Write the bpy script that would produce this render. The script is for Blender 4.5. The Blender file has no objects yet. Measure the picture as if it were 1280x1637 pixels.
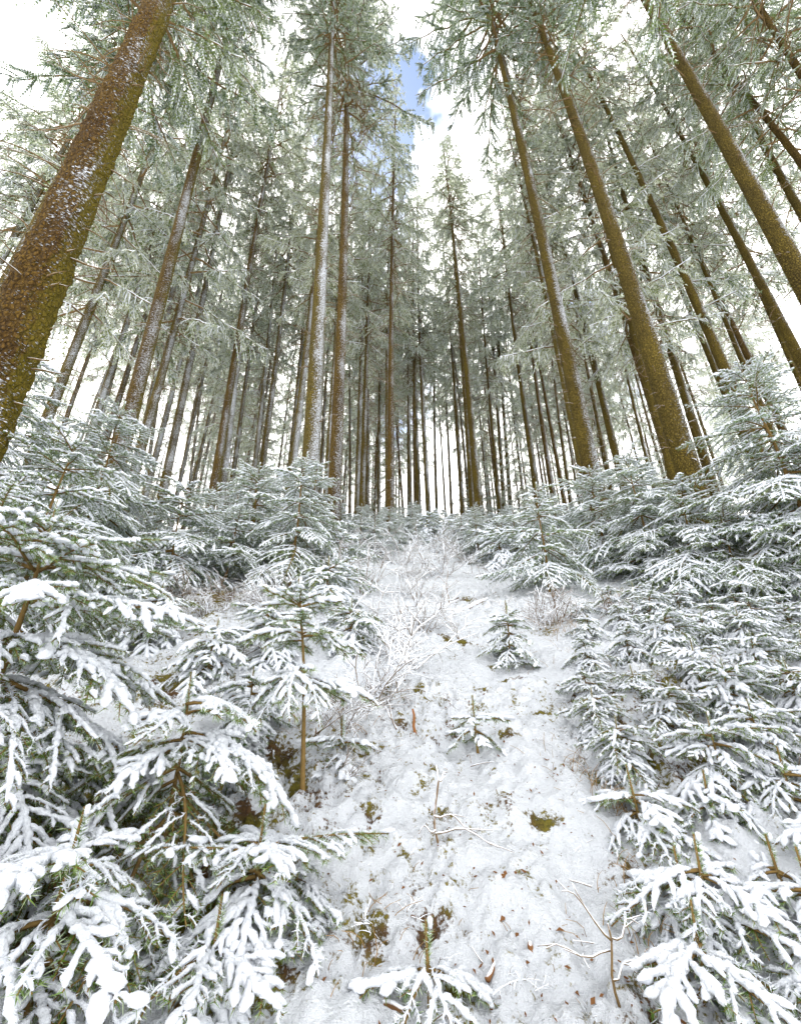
import bpy, math, random
import numpy as np
from mathutils import Matrix, Vector, Euler

# ------------------------------------------------------------------ camera, sky, sun, exposure
SC = bpy.context.scene
COL = SC.collection
F = 720.0                       # focal length in pixels of a 1280 px wide picture
PITCH = math.radians(24.0)
CAM = np.array([0.0, 0.0, 1.45])
cam_d = bpy.data.cameras.new('camera')
cam = bpy.data.objects.new('camera', cam_d); COL.objects.link(cam)
cam_d.sensor_fit = 'HORIZONTAL'; cam_d.sensor_width = 36.0; cam_d.lens = 36.0 * F / 1280.0
cam_d.clip_start = 0.05; cam_d.clip_end = 2000.0
cam.location = CAM; cam.rotation_euler = (math.radians(90) + PITCH, 0, 0)
SC.camera = cam

SUN_ELEV, SUN_AZ = math.radians(42), math.radians(-38)      # azimuth from +Y towards +X
world = bpy.data.worlds.new('World'); SC.world = world; world.use_nodes = True
wn, wl = world.node_tree.nodes, world.node_tree.links
wn.clear()
w_out = wn.new('ShaderNodeOutputWorld')
sky = wn.new('ShaderNodeTexSky'); sky.sky_type = 'NISHITA'; sky.sun_disc = False
sky.sun_elevation = SUN_ELEV; sky.sun_rotation = SUN_AZ
bg_sky = wn.new('ShaderNodeBackground'); bg_sky.inputs['Strength'].default_value = 0.13
bg_cloud = wn.new('ShaderNodeBackground'); bg_cloud.inputs['Color'].default_value = (1.0, 0.99, 0.97, 1)
bg_cloud.inputs['Strength'].default_value = 1.6
tcw = wn.new('ShaderNodeTexCoord'); nzw = wn.new('ShaderNodeTexNoise')
nzw.inputs['Scale'].default_value = 3.2; nzw.inputs['Detail'].default_value = 5; nzw.inputs['Roughness'].default_value = 0.6
rampw = wn.new('ShaderNodeValToRGB')
rampw.color_ramp.elements[0].position = 0.36; rampw.color_ramp.elements[1].position = 0.45
mixw = wn.new('ShaderNodeMixShader')
mpw = wn.new('ShaderNodeMapping'); mpw.inputs['Location'].default_value = (20.55, 9.15, 31.65)
wl.new(tcw.outputs['Generated'], mpw.inputs[0]); wl.new(mpw.outputs[0], nzw.inputs['Vector']); wl.new(nzw.outputs['Fac'], rampw.inputs['Fac'])
wl.new(rampw.outputs['Color'], mixw.inputs['Fac'])
wl.new(sky.outputs['Color'], bg_sky.inputs['Color'])
wl.new(bg_sky.outputs[0], mixw.inputs[1]); wl.new(bg_cloud.outputs[0], mixw.inputs[2])
wl.new(mixw.outputs[0], w_out.inputs['Surface'])

sun_d = bpy.data.lights.new('sun', 'SUN'); sun_d.energy = 0.8; sun_d.angle = math.radians(16); sun_d.color = (1.0, 0.95, 0.87)
sun = bpy.data.objects.new('sun', sun_d); COL.objects.link(sun)
sd = Vector((math.sin(SUN_AZ) * math.cos(SUN_ELEV), math.cos(SUN_AZ) * math.cos(SUN_ELEV), math.sin(SUN_ELEV)))
sun.rotation_euler = sd.to_track_quat('Z', 'Y').to_euler()
vs = SC.view_settings
vs.view_transform = 'Standard'; vs.look = 'None'; vs.gamma = 1.0; vs.use_curve_mapping = False
vs.exposure = 1.18
SC.cycles.use_denoising = True
SC.cycles.max_bounces = 8; SC.cycles.diffuse_bounces = 5; SC.cycles.transmission_bounces = 4
SC.cycles.caustics_reflective = False; SC.cycles.caustics_refractive = False

# ------------------------------------------------------------------ helpers
R0 = np.random.default_rng(7)
CT, ST = math.cos(PITCH), math.sin(PITCH)

def ray(px, py):
    a = (px - 640.0) / F; b = (818.5 - py) / F
    return np.array([a, CT - b * ST, ST + b * CT])
def at_y(px, py, Y):
    d = ray(px, py); return CAM + d * (Y / d[1])

def _hash(ix, iy, iz, seed):
    h = (ix * 374761393 + iy * 668265263 + iz * 2147483647 + seed * 974634777) & 0xffffffff
    h = ((h ^ (h >> 13)) * 1274126177) & 0xffffffff
    return ((h ^ (h >> 16)) & 0xffff) / 65535.0
def noise(P, scale, seed=0):
    Q = np.asarray(P, float) * scale
    i = np.floor(Q).astype(np.int64); f = Q - i; f = f * f * (3 - 2 * f)
    out = 0
    for dx in (0, 1):
        for dy in (0, 1):
            for dz in (0, 1):
                w = (f[..., 0] if dx else 1 - f[..., 0]) * (f[..., 1] if dy else 1 - f[..., 1]) * (f[..., 2] if dz else 1 - f[..., 2])
                out = out + w * _hash(i[..., 0] + dx, i[..., 1] + dy, i[..., 2] + dz, seed)
    return out * 2 - 1
def fbm(P, scale, oct=3, seed=0):
    s = 0; a = 1.0
    for k in range(oct):
        s = s + a * noise(P, scale * 2 ** k, seed + k); a *= 0.5
    return s

def path_x(y):
    return 0.28 + 0.075 * y + 0.12 * np.sin(y * 0.55)
def ground_z(x, y):
    x = np.asarray(x, float); y = np.asarray(y, float)
    base = np.where(y < 22, 0.47 * y, 0.47 * 22 + 0.27 * (y - 22))
    base = base - 0.25 * np.exp(-((y - 22) / 3.0) ** 2)
    P = np.stack([x, y, np.zeros_like(x)], -1)
    d = np.abs(x - path_x(y))
    bank = 0.16 * (1 - np.exp(-(d / 1.5) ** 2)) * np.clip(y / 3, 0, 1)
    return base + bank + 0.10 * noise(P, 0.45, 3) * np.clip(d, 0.3, 1)
def ground_hit(px, py):
    d = ray(px, py); t0 = 0.3; t = 0.3
    while t < 90:
        p = CAM + d * t
        if p[2] < ground_z(p[0], p[1]): break
        t0 = t; t *= 1.03
    for _ in range(25):
        m = 0.5 * (t0 + t); p = CAM + d * m
        if p[2] < ground_z(p[0], p[1]): t = m
        else: t0 = m
    return CAM + d * t

class Geo:
    def __init__(s): s.V = []; s.T = []; s.A = []; s.M = []; s.n = 0
    def add(s, V, T, a=0.0, m=0):
        V = np.asarray(V, float).reshape(-1, 3); T = np.asarray(T, np.int64).reshape(-1, 3)
        s.V.append(V); s.T.append(T + s.n); s.n += len(V)
        s.A.append(np.broadcast_to(np.asarray(a, float), (len(V),))); s.M.append(np.full(len(T), m, np.int32))
    def arrays(s):
        if not s.V: return np.zeros((0, 3)), np.zeros((0, 3), np.int64), np.zeros(0), np.zeros(0, np.int32)
        return np.concatenate(s.V), np.concatenate(s.T), np.concatenate(s.A), np.concatenate(s.M)
    def add_geo(s, arr, mat, k=None):
        V, T, A, M = arr
        W = V @ np.array(mat.to_3x3()).T + np.array(mat.translation)
        s.V.append(W); s.T.append(T + s.n); s.n += len(V); s.A.append(A); s.M.append(M)
    def mesh(s, name, mats, smooth=True): return mesh_from(name, s.arrays(), mats, smooth)

def mesh_from(name, arr, mats, smooth=True):
    V, T, A, M = arr
    me = bpy.data.meshes.new(name)
    me.vertices.add(len(V)); me.vertices.foreach_set('co', V.astype(np.float32).ravel())
    me.loops.add(len(T) * 3); me.loops.foreach_set('vertex_index', T.astype(np.int32).ravel())
    me.polygons.add(len(T)); me.polygons.foreach_set('loop_start', np.arange(0, len(T) * 3, 3, dtype=np.int32))
    me.polygons.foreach_set('material_index', M.astype(np.int32))
    me.polygons.foreach_set('use_smooth', np.full(len(T), smooth, bool))
    at = me.attributes.new('frost', 'FLOAT', 'POINT'); at.data.foreach_set('value', A.astype(np.float32))
    for m in mats: me.materials.append(m)
    me.update(calc_edges=True)
    return me

def link(name, data, parent=None, loc=None, rot=None, scale=None):
    o = bpy.data.objects.new(name, data); COL.objects.link(o)
    if parent is not None: o.parent = parent
    if loc is not None: o.location = loc
    if rot is not None: o.rotation_euler = rot
    if scale is not None: o.scale = (scale, scale, scale) if np.isscalar(scale) else scale
    return o
def thing(name, label, cat, loc, rotz=0.0, scale=None, group=None):
    o = link(name, None, None, loc, (0, 0, rotz), scale)
    o.empty_display_size = 0.1
    tag(o, label, cat, group); return o
def tag(o, label, cat=None, group=None, kind=None):
    o['label'] = label
    if cat: o['category'] = cat
    if group: o['group'] = group
    if kind: o['kind'] = kind
    return o

def frames(P):
    T = np.gradient(P, axis=0); T /= np.linalg.norm(T, axis=1, keepdims=True) + 1e-9
    up = np.tile(np.array([0, 0, 1.0]), (len(P), 1))
    vert = np.abs(T[:, 2]) > 0.93
    up[vert] = (0, 1, 0)
    S = np.cross(T, up); S /= np.linalg.norm(S, axis=1, keepdims=True) + 1e-9
    U = np.cross(S, T)
    return T, S, U
_FT = {}
def tube_faces(n, k):
    if (n, k) not in _FT:
        i = np.arange(n - 1)[:, None]; j = np.arange(k)[None, :]
        a = i * k + j; b = i * k + (j + 1) % k; c = a + k; d = b + k
        t = np.concatenate([np.stack([a, b, d], -1).reshape(-1, 3), np.stack([a, d, c], -1).reshape(-1, 3)])
        e0 = np.stack([np.full(k, n * k), (np.arange(k) + 1) % k, np.arange(k)], -1)
        o = (n - 1) * k
        e1 = np.stack([np.full(k, n * k + 1), o + np.arange(k), o + (np.arange(k) + 1) % k], -1)
        _FT[(n, k)] = np.concatenate([t, e0, e1])
    return _FT[(n, k)]
def tube(geo, P, r, k=6, m=0, a=0.0, squash=1.0, jit=0.0, rng=R0):
    P = np.asarray(P, float); r = np.broadcast_to(np.asarray(r, float), (len(P),))
    T, S, U = frames(P)
    ph = np.linspace(0, 2 * math.pi, k, endpoint=False)
    rr = r[:, None] * (1 + jit * rng.uniform(-1, 1, (len(P), k)))
    V = P[:, None] + rr[..., None] * (np.cos(ph)[None, :, None] * S[:, None] + squash * np.sin(ph)[None, :, None] * U[:, None])
    V = np.concatenate([V.reshape(-1, 3), P[:1] - T[:1] * r[0] * 0.4, P[-1:] + T[-1:] * r[-1] * 0.6])
    geo.add(V, tube_faces(len(P), k), a, m)

# ------------------------------------------------------------------ materials
def new_mat(name):
    m = bpy.data.materials.new(name); m.use_nodes = True
    nt = m.node_tree; b = nt.nodes['Principled BSDF']
    return m, nt.nodes, nt.links, b
def nd(N, t, **kw):
    n = N.new(t)
    for k, v in kw.items():
        if k in n.inputs: n.inputs[k].default_value = v
        else: setattr(n, k, v)
    return n
def math_n(N, L, op, a, b=None, c=None):
    n = N.new('ShaderNodeMath'); n.operation = op
    for i, v in enumerate((a, b, c)):
        if v is None: continue
        if isinstance(v, (int, float)): n.inputs[i].default_value = v
        else: L.new(v, n.inputs[i])
    return n.outputs[0]
def ramp(N, L, src, p0, p1, c0=(0, 0, 0, 1), c1=(1, 1, 1, 1)):
    if c0 == (0, 0, 0, 1) and c1 == (1, 1, 1, 1):
        mr = N.new('ShaderNodeMapRange'); mr.inputs['From Min'].default_value = p0; mr.inputs['From Max'].default_value = p1
        L.new(src, mr.inputs['Value']); return mr.outputs['Result']
    r = N.new('ShaderNodeValToRGB'); e = r.color_ramp.elements
    e[0].position = p0; e[1].position = p1; e[0].color = c0; e[1].color = c1
    L.new(src, r.inputs['Fac']); return r.outputs['Color']
def mixc(N, L, fac, a, b):
    n = N.new('ShaderNodeMix'); n.data_type = 'RGBA'
    for sock, v in ((n.inputs[0], fac), (n.inputs[6], a), (n.inputs[7], b)):
        if isinstance(v, (int, float)): sock.default_value = v
        elif isinstance(v, tuple): sock.default_value = v
        else: L.new(v, sock)
    return n.outputs[2]
SNOWC = (0.78, 0.815, 0.88, 1)

def snow_material():
    m, N, L, b = new_mat('snow')
    tc = nd(N, 'ShaderNodeTexCoord')
    n1 = nd(N, 'ShaderNodeTexNoise', Scale=150.0, Detail=4.0, Roughness=0.75); L.new(tc.outputs['Object'], n1.inputs['Vector'])
    n2 = nd(N, 'ShaderNodeTexNoise', Scale=48.0, Detail=2.0); L.new(tc.outputs['Object'], n2.inputs['Vector'])
    bp = nd(N, 'ShaderNodeBump', Strength=1.0, Distance=0.010); L.new(math_n(N, L, 'MULTIPLY_ADD', n2.outputs['Fac'], 1.6, n1.outputs['Fac']), bp.inputs['Height'])
    L.new(bp.outputs['Normal'], b.inputs['Normal'])
    b.inputs['Base Color'].default_value = SNOWC; b.inputs['Roughness'].default_value = 0.75
    b.inputs['Specular IOR Level'].default_value = 0.25
    return m
def needle_material(name, c_dark, c_light, frostc=(0.68, 0.73, 0.72, 1), trans=0.25):
    m, N, L, b = new_mat(name)
    at = nd(N, 'ShaderNodeAttribute', attribute_name='frost')
    oi = nd(N, 'ShaderNodeObjectInfo')
    g = mixc(N, L, oi.outputs['Random'], c_dark, c_light)
    c = mixc(N, L, at.outputs['Fac'], g, frostc)
    L.new(c, b.inputs['Base Color']); b.inputs['Roughness'].default_value = 0.6
    b.inputs['Specular IOR Level'].default_value = 0.2
    if trans:
        tr = nd(N, 'ShaderNodeBsdfTranslucent'); L.new(c, tr.inputs['Color'])
        mx = nd(N, 'ShaderNodeMixShader', Fac=trans)
        L.new(b.outputs[0], mx.inputs[1]); L.new(tr.outputs[0], mx.inputs[2])
        L.new(mx.outputs[0], N['Material Output'].inputs['Surface'])
    return m
WIND = Vector((0.78, -0.6, 0.15)).normalized()
def bark_material(name, c1, c2, c3, snow_lo, snow_hi, sc=1.0, bump=0.02):
    # spruce bark with algae and wind-driven snow caught on the bark scales
    m, N, L, b = new_mat(name)
    tc = nd(N, 'ShaderNodeTexCoord'); oi = nd(N, 'ShaderNodeObjectInfo'); geo = nd(N, 'ShaderNodeNewGeometry')
    off = nd(N, 'ShaderNodeVectorMath', operation='MULTIPLY_ADD'); off.inputs[1].default_value = (1, 1, 1)
    cmb = nd(N, 'ShaderNodeCombineXYZ'); L.new(math_n(N, L, 'MULTIPLY', oi.outputs['Random'], 50.0), cmb.inputs[0])
    L.new(tc.outputs['Object'], off.inputs[0]); L.new(cmb.outputs[0], off.inputs[2])
    mp = nd(N, 'ShaderNodeMapping'); mp.inputs['Scale'].default_value = (1, 1, 0.55); L.new(off.outputs[0], mp.inputs[0])
    big = nd(N, 'ShaderNodeTexNoise', Scale=2.2 * sc, Detail=4.0, Roughness=0.65); L.new(mp.outputs[0], big.inputs['Vector'])
    vor = nd(N, 'ShaderNodeTexVoronoi', Scale=46.0 * sc); L.new(mp.outputs[0], vor.inputs['Vector'])
    fine = nd(N, 'ShaderNodeTexNoise', Scale=60.0 * sc, Detail=4.0, Roughness=0.7); L.new(mp.outputs[0], fine.inputs['Vector'])
    col = mixc(N, L, ramp(N, L, big.outputs['Fac'], 0.35, 0.68), c1, c2)
    col = mixc(N, L, ramp(N, L, fine.outputs['Fac'], 0.42, 0.75), col, c3)
    mpv = nd(N, 'ShaderNodeMapping'); mpv.inputs['Scale'].default_value = (1, 1, 0.7); L.new(off.outputs[0], mpv.inputs[0])
    vor2 = nd(N, 'ShaderNodeTexVoronoi', Scale=24.0 * sc); vor2.feature = 'DISTANCE_TO_EDGE'; L.new(mpv.outputs[0], vor2.inputs['Vector'])
    crack = ramp(N, L, vor2.outputs['Distance'], 0.16, 0.0)
    col = mixc(N, L, math_n(N, L, 'MULTIPLY', crack, 0.55), col, (c1[0] * 0.3, c1[1] * 0.3, c1[2] * 0.3, 1))
    plate = ramp(N, L, vor.outputs['Distance'], 0.05, 0.7)
    col = mixc(N, L, math_n(N, L, 'MULTIPLY', plate, 0.75), col, (c1[0] * 0.35, c1[1] * 0.35, c1[2] * 0.35, 1))
    # algae on the lee side
    dm = nd(N, 'ShaderNodeVectorMath', operation='DOT_PRODUCT'); dm.inputs[1].default_value = (0.55, 0.83, 0.0)
    L.new(geo.outputs['Normal'], dm.inputs[0])
    alg = ramp(N, L, math_n(N, L, 'MULTIPLY_ADD', big.outputs['Fac'], 1.2, dm.outputs['Value']), 0.3, 1.2)
    col = mixc(N, L, math_n(N, L, 'MULTIPLY', alg, 0.5), col, (0.20, 0.17, 0.014, 1))
    # snow
    dot = nd(N, 'ShaderNodeVectorMath', operation='DOT_PRODUCT'); dot.inputs[1].default_value = WIND
    L.new(geo.outputs['Normal'], dot.inputs[0])
    mp2 = nd(N, 'ShaderNodeMapping'); mp2.inputs['Scale'].default_value = (0.9, 0.9, 1.7); L.new(off.outputs[0], mp2.inputs[0])
    sn = nd(N, 'ShaderNodeTexNoise', Scale=32.0 * sc, Detail=7.0, Roughness=0.74, Distortion=0.15); L.new(mp2.outputs[0], sn.inputs['Vector'])
    sb = nd(N, 'ShaderNodeTexNoise', Scale=1.7, Detail=2.0); L.new(mp.outputs[0], sb.inputs['Vector'])
    v = math_n(N, L, 'MULTIPLY_ADD', dot.outputs['Value'], 0.20, sn.outputs['Fac'])
    v = math_n(N, L, 'MULTIPLY_ADD', sb.outputs['Fac'], 0.30, v)
    mask = ramp(N, L, v, snow_lo, snow_hi)
    col = mixc(N, L, mask, col, SNOWC)
    L.new(col, b.inputs['Base Color']); b.inputs['Roughness'].default_value = 0.9; b.inputs['Specular IOR Level'].default_value = 0.15
    h = math_n(N, L, 'MULTIPLY_ADD', vor.outputs['Distance'], -0.8, fine.outputs['Fac'])
    h = math_n(N, L, 'MULTIPLY_ADD', crack, -0.8, h)
    h = math_n(N, L, 'MULTIPLY_ADD', mask, 0.7, h)
    bp = nd(N, 'ShaderNodeBump', Strength=1.0, Distance=bump * 1.6); L.new(h, bp.inputs['Height']); L.new(bp.outputs['Normal'], b.inputs['Normal'])
    return m
def twig_material(name, c1, c2, lo=0.02, hi=0.35):
    # thin wood with snow lying on its upper side
    m, N, L, b = new_mat(name)
    tc = nd(N, 'ShaderNodeTexCoord'); geo = nd(N, 'ShaderNodeNewGeometry')
    n1 = nd(N, 'ShaderNodeTexNoise', Scale=30.0, Detail=3.0); L.new(tc.outputs['Object'], n1.inputs['Vector'])
    sep = nd(N, 'ShaderNodeSeparateXYZ'); L.new(geo.outputs['Normal'], sep.inputs[0])
    v = math_n(N, L, 'MULTIPLY_ADD', n1.outputs['Fac'], 0.9, sep.outputs['Z'])
    mask = ramp(N, L, math_n(N, L, 'SUBTRACT', v, 0.45), lo, hi)
    col = mixc(N, L, mask, mixc(N, L, n1.outputs['Fac'], c1, c2), SNOWC)
    L.new(col, b.inputs['Base Color']); b.inputs['Roughness'].default_value = 0.85; b.inputs['Specular IOR Level'].default_value = 0.2
    return m
def ground_material():
    m, N, L, b = new_mat('snowy_forest_floor')
    tc = nd(N, 'ShaderNodeTexCoord'); at = nd(N, 'ShaderNodeAttribute', attribute_name='frost')
    n1 = nd(N, 'ShaderNodeTexNoise', Scale=14.0, Detail=6.0, Roughness=0.7); L.new(tc.outputs['Object'], n1.inputs['Vector'])
    n2 = nd(N, 'ShaderNodeTexNoise', Scale=55.0, Detail=5.0, Roughness=0.7); L.new(tc.outputs['Object'], n2.inputs['Vector'])
    n3 = nd(N, 'ShaderNodeTexNoise', Scale=5.0, Detail=3.0); L.new(tc.outputs['Object'], n3.inputs['Vector'])
    v = math_n(N, L, 'MULTIPLY_ADD', n1.outputs['Fac'], 1.5, at.outputs['Fac'])
    v = math_n(N, L, 'MULTIPLY_ADD', n2.outputs['Fac'], 1.3, v)
    mask = ramp(N, L, v, 1.78, 1.96)
    moss = mixc(N, L, ramp(N, L, n2.outputs['Fac'], 0.35, 0.7), (0.06, 0.055, 0.008, 1), (0.27, 0.22, 0.025, 1))
    litter = mixc(N, L, ramp(N, L, n2.outputs['Fac'], 0.3, 0.7), (0.04, 0.022, 0.009, 1), (0.16, 0.085, 0.03, 1))
    soil = mixc(N, L, ramp(N, L, n3.outputs['Fac'], 0.50, 0.62), moss, litter)
    col = mixc(N, L, mask, (0.82, 0.855, 0.915, 1), soil)
    L.new(col, b.inputs['Base Color']); b.inputs['Roughness'].default_value = 0.8; b.inputs['Specular IOR Level'].default_value = 0.25
    h = math_n(N, L, 'MULTIPLY_ADD', n1.outputs['Fac'], 1.2, n2.outputs['Fac'])
    bp = nd(N, 'ShaderNodeBump', Strength=1.0, Distance=0.05); L.new(h, bp.inputs['Height']); L.new(bp.outputs['Normal'], b.inputs['Normal'])
    return m
def plain(name, c1, c2, scale=40.0, rough=0.85):
    m, N, L, b = new_mat(name)
    tc = nd(N, 'ShaderNodeTexCoord')
    n1 = nd(N, 'ShaderNodeTexNoise', Scale=scale, Detail=4.0); L.new(tc.outputs['Object'], n1.inputs['Vector'])
    L.new(mixc(N, L, n1.outputs['Fac'], c1, c2), b.inputs['Base Color']); b.inputs['Roughness'].default_value = rough
    b.inputs['Specular IOR Level'].default_value = 0.2
    bp = nd(N, 'ShaderNodeBump', Strength=0.6, Distance=0.004); L.new(n1.outputs['Fac'], bp.inputs['Height']); L.new(bp.outputs['Normal'], b.inputs['Normal'])
    return m

M_SNOW = snow_material()
M_NEEDLE = needle_material('spruce_needles', (0.05, 0.12, 0.008, 1), (0.11, 0.175, 0.014, 1), (0.60, 0.70, 0.50, 1))
M_CROWN = needle_material('crown_needles', (0.045, 0.10, 0.008, 1), (0.105, 0.15, 0.014, 1), (0.68, 0.74, 0.62, 1), trans=0.4)
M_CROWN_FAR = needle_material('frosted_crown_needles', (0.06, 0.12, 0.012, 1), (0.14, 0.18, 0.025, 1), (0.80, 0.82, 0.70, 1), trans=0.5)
M_STEM = plain('young_stem', (0.10, 0.06, 0.02, 1), (0.20, 0.13, 0.04, 1), 60)
M_BARK = bark_material('mossy_spruce_bark', (0.09, 0.062, 0.012, 1), (0.24, 0.172, 0.020, 1), (0.32, 0.235, 0.06, 1), 0.82, 0.91)
M_BARK_SNOWY = bark_material('snow_blown_spruce_bark', (0.115, 0.084, 0.016, 1), (0.23, 0.17, 0.026, 1), (0.32, 0.24, 0.065, 1), 0.78, 0.88)
M_BARK_BROWN = bark_material('brown_spruce_bark', (0.095, 0.056, 0.014, 1), (0.23, 0.15, 0.026, 1), (0.32, 0.21, 0.06, 1), 0.84, 0.92)
M_BARK_NEAR = bark_material('near_spruce_bark', (0.085, 0.043, 0.010, 1), (0.19, 0.115, 0.014, 1), (0.23, 0.13, 0.026, 1), 0.89, 0.935, 1.0, 0.02)
M_TWIG = twig_material('frosted_twig', (0.10, 0.06, 0.03, 1), (0.20, 0.13, 0.06, 1))
M_TWIG_WHITE = twig_material('heavily_frosted_twig', (0.15, 0.11, 0.07, 1), (0.24, 0.18, 0.11, 1), -0.6, 0.0)
M_DEAD = twig_material('dead_branch_wood', (0.09, 0.055, 0.025, 1), (0.17, 0.11, 0.04, 1), 0.25, 0.6)
M_GROUND = ground_material()
M_RUST = plain('rust_brown_wood', (0.16, 0.062, 0.02, 1), (0.28, 0.12, 0.04, 1), 50)
M_WOOD = plain('dark_wet_wood', (0.06, 0.03, 0.012, 1), (0.16, 0.075, 0.025, 1), 40)
M_RUST_TWIG = twig_material('rust_wood_under_snow', (0.10, 0.045, 0.018, 1), (0.22, 0.10, 0.035, 1), 0.55, 0.8)
M_WOOD_TWIG = twig_material('dark_wood_under_snow', (0.05, 0.026, 0.012, 1), (0.13, 0.065, 0.025, 1), 0.55, 0.85)
M_LITTER = plain('leaf_litter', (0.05, 0.022, 0.010, 1), (0.18, 0.08, 0.025, 1), 9)
M_GRASS = plain('dry_grass', (0.22, 0.13, 0.05, 1), (0.38, 0.25, 0.11, 1), 20)

# ------------------------------------------------------------------ ground
def graded(fine_lo, fine_hi, step, lo, hi, grow=1.06):
    a = list(np.arange(fine_lo, fine_hi, step)); s = step
    while a[-1] < hi: s *= grow; a.append(a[-1] + s)
    s = step
    while a[0] > lo: s *= grow; a.insert(0, a[0] - s)
    return np.array(a)
BARE = [(700, 1495, 60, 30, .55), (725, 1182, 18, 12, .7), (812, 1308, 28, 24, .6), (818, 1410, 26, 14, .55), (590, 1500, 55, 40, .8), (1010, 1395, 70, 40, .75),
        (985, 1300, 45, 25, .7), (1058, 1530, 28, 22, .75), (725, 1590, 28, 22, .7), (690, 1625, 28, 16, .6), (655, 1545, 24, 16, .6),
        (640, 1395, 18, 10, .5), (745, 1350, 90, 60, .22), (340, 960, 90, 35, .6), (330, 1440, 90, 90, .4), (880, 1010, 60, 20, .5), (1200, 1200, 260, 200, .22),
        (700, 1440, 110, 60, .28), (100, 1300, 160, 260, .6), (740, 965, 40, 8, .5), (860, 1370, 80, 40, .2), (1090, 970, 200, 26, .5), (470, 900, 60, 25, .5)]
gx = graded(-1.3, 2.1, 0.017, -55, 55, 1.065)
gy = graded(0.95, 4.6, 0.017, -5, 80, 1.05)
GX, GY = np.meshgrid(gx, gy)
GZ = ground_z(GX, GY)
P3 = np.stack([GX, GY, np.zeros_like(GX)], -1)
fade = np.clip(1.4 - GY / 14, 0.15, 1)
bare = np.zeros_like(GX)
for px, py, rx, ry, amp in BARE:
    c = ground_hit(px, py); e = ground_hit(px + rx, py); g = ground_hit(px, py - ry)
    sx = max(abs(e[0] - c[0]), .02) * 0.8; sy = max(abs(g[1] - c[1]), .03) * 0.8
    bare = np.maximum(bare, 0.8 * amp * np.exp(-((GX - c[0]) / sx) ** 2 - ((GY - c[1]) / sy) ** 2))
bl1 = np.abs(noise(P3, 6.5, 12)); bl2 = np.abs(noise(P3, 13.0, 13)); bl3 = np.abs(noise(P3, 27.0, 14)); rough = np.clip(0.55 + 0.9 * noise(P3, 1.6, 15), 0.15, 1.2)
hollow = np.clip(-noise(P3, 11.0, 21) - 0.25, 0, 1) * rough
spots = np.clip(noise(P3, 7.0, 41) * 1.6 - 0.75, 0, 1) * np.clip(1.1 - np.abs(GX - path_x(GY)) / 0.7, 0, 1) * np.clip(1.5 - GY / 6, 0, 1)
bare = np.maximum(bare, spots)
det = 0.05 * noise(P3, 3.1, 11) + 0.05 * bl1 + (0.045 * bl2 + 0.05 * bl3) * rough + 0.014 * noise(P3, 45.0, 16)
crease = np.clip(1 - bl2 / 0.10, 0, 1) * np.clip(1 - bl3 / 0.5, 0, 1) * rough
det = det - 0.05 * hollow - 0.02 * crease
GZ = GZ + det * fade - 0.02 * bare
gn, gm = GX.shape
ii = (np.arange(gn - 1)[:, None] * gm + np.arange(gm - 1)[None, :]).ravel()
gT = np.concatenate([np.stack([ii, ii + 1, ii + gm + 1], -1), np.stack([ii, ii + gm + 1, ii + gm], -1)])
g_attr = bare * (0.75 + 0.45 * noise(P3, 9.0, 31)) + (0.38 * np.clip(rough, 0, 1) + 0.6 * hollow + 0.34 * crease) * np.clip(1.2 - GY / 8, 0, 1)
gme = mesh_from('ground', (np.stack([GX, GY, GZ], -1).reshape(-1, 3), gT, g_attr.ravel(), np.zeros(len(gT), np.int32)), [M_GROUND])
tag(link('ground', gme), 'snow covered forest slope with moss showing on the path', kind='structure')

# ------------------------------------------------------------------ spruce twigs
def needles(geo, P, rng, dens, length, width, frost_p, m=0):
    seg = np.linalg.norm(np.diff(P, axis=0), axis=1); L = seg.sum()
    n = max(4, int(L * dens)); u = rng.uniform(0, 1, n) * (len(P) - 1); i = np.minimum(u.astype(int), len(P) - 2); f = (u - i)[:, None]
    p = P[i] * (1 - f) + P[i + 1] * f
    T, S, U = frames(P); t = T[i]; s = S[i]; uu = U[i]
    ph = rng.uniform(0, 2 * math.pi, n)[:, None]
    rad = np.cos(ph) * s + np.sin(ph) * uu
    d = t * rng.uniform(0.35, 0.8, n)[:, None] + rad
    d /= np.linalg.norm(d, axis=1, keepdims=True)
    l = (length * rng.uniform(0.75, 1.2, n))[:, None]
    side = np.cross(d, rng.normal(size=(n, 3))); side /= np.linalg.norm(side, axis=1, keepdims=True) + 1e-9
    w = width * 0.5
    V = np.stack([p + side * w, p - side * w, p + d * l], 1).reshape(-1, 3)
    fr = np.where(rng.uniform(size=n) < frost_p, rng.uniform(0.4, 1.0, n), rng.uniform(0.0, 0.15, n))
    fr = np.stack([fr * .6, fr * .6, fr], 1).ravel()
    geo.add(V, np.arange(3 * n).reshape(-1, 3), fr, m)

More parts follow.
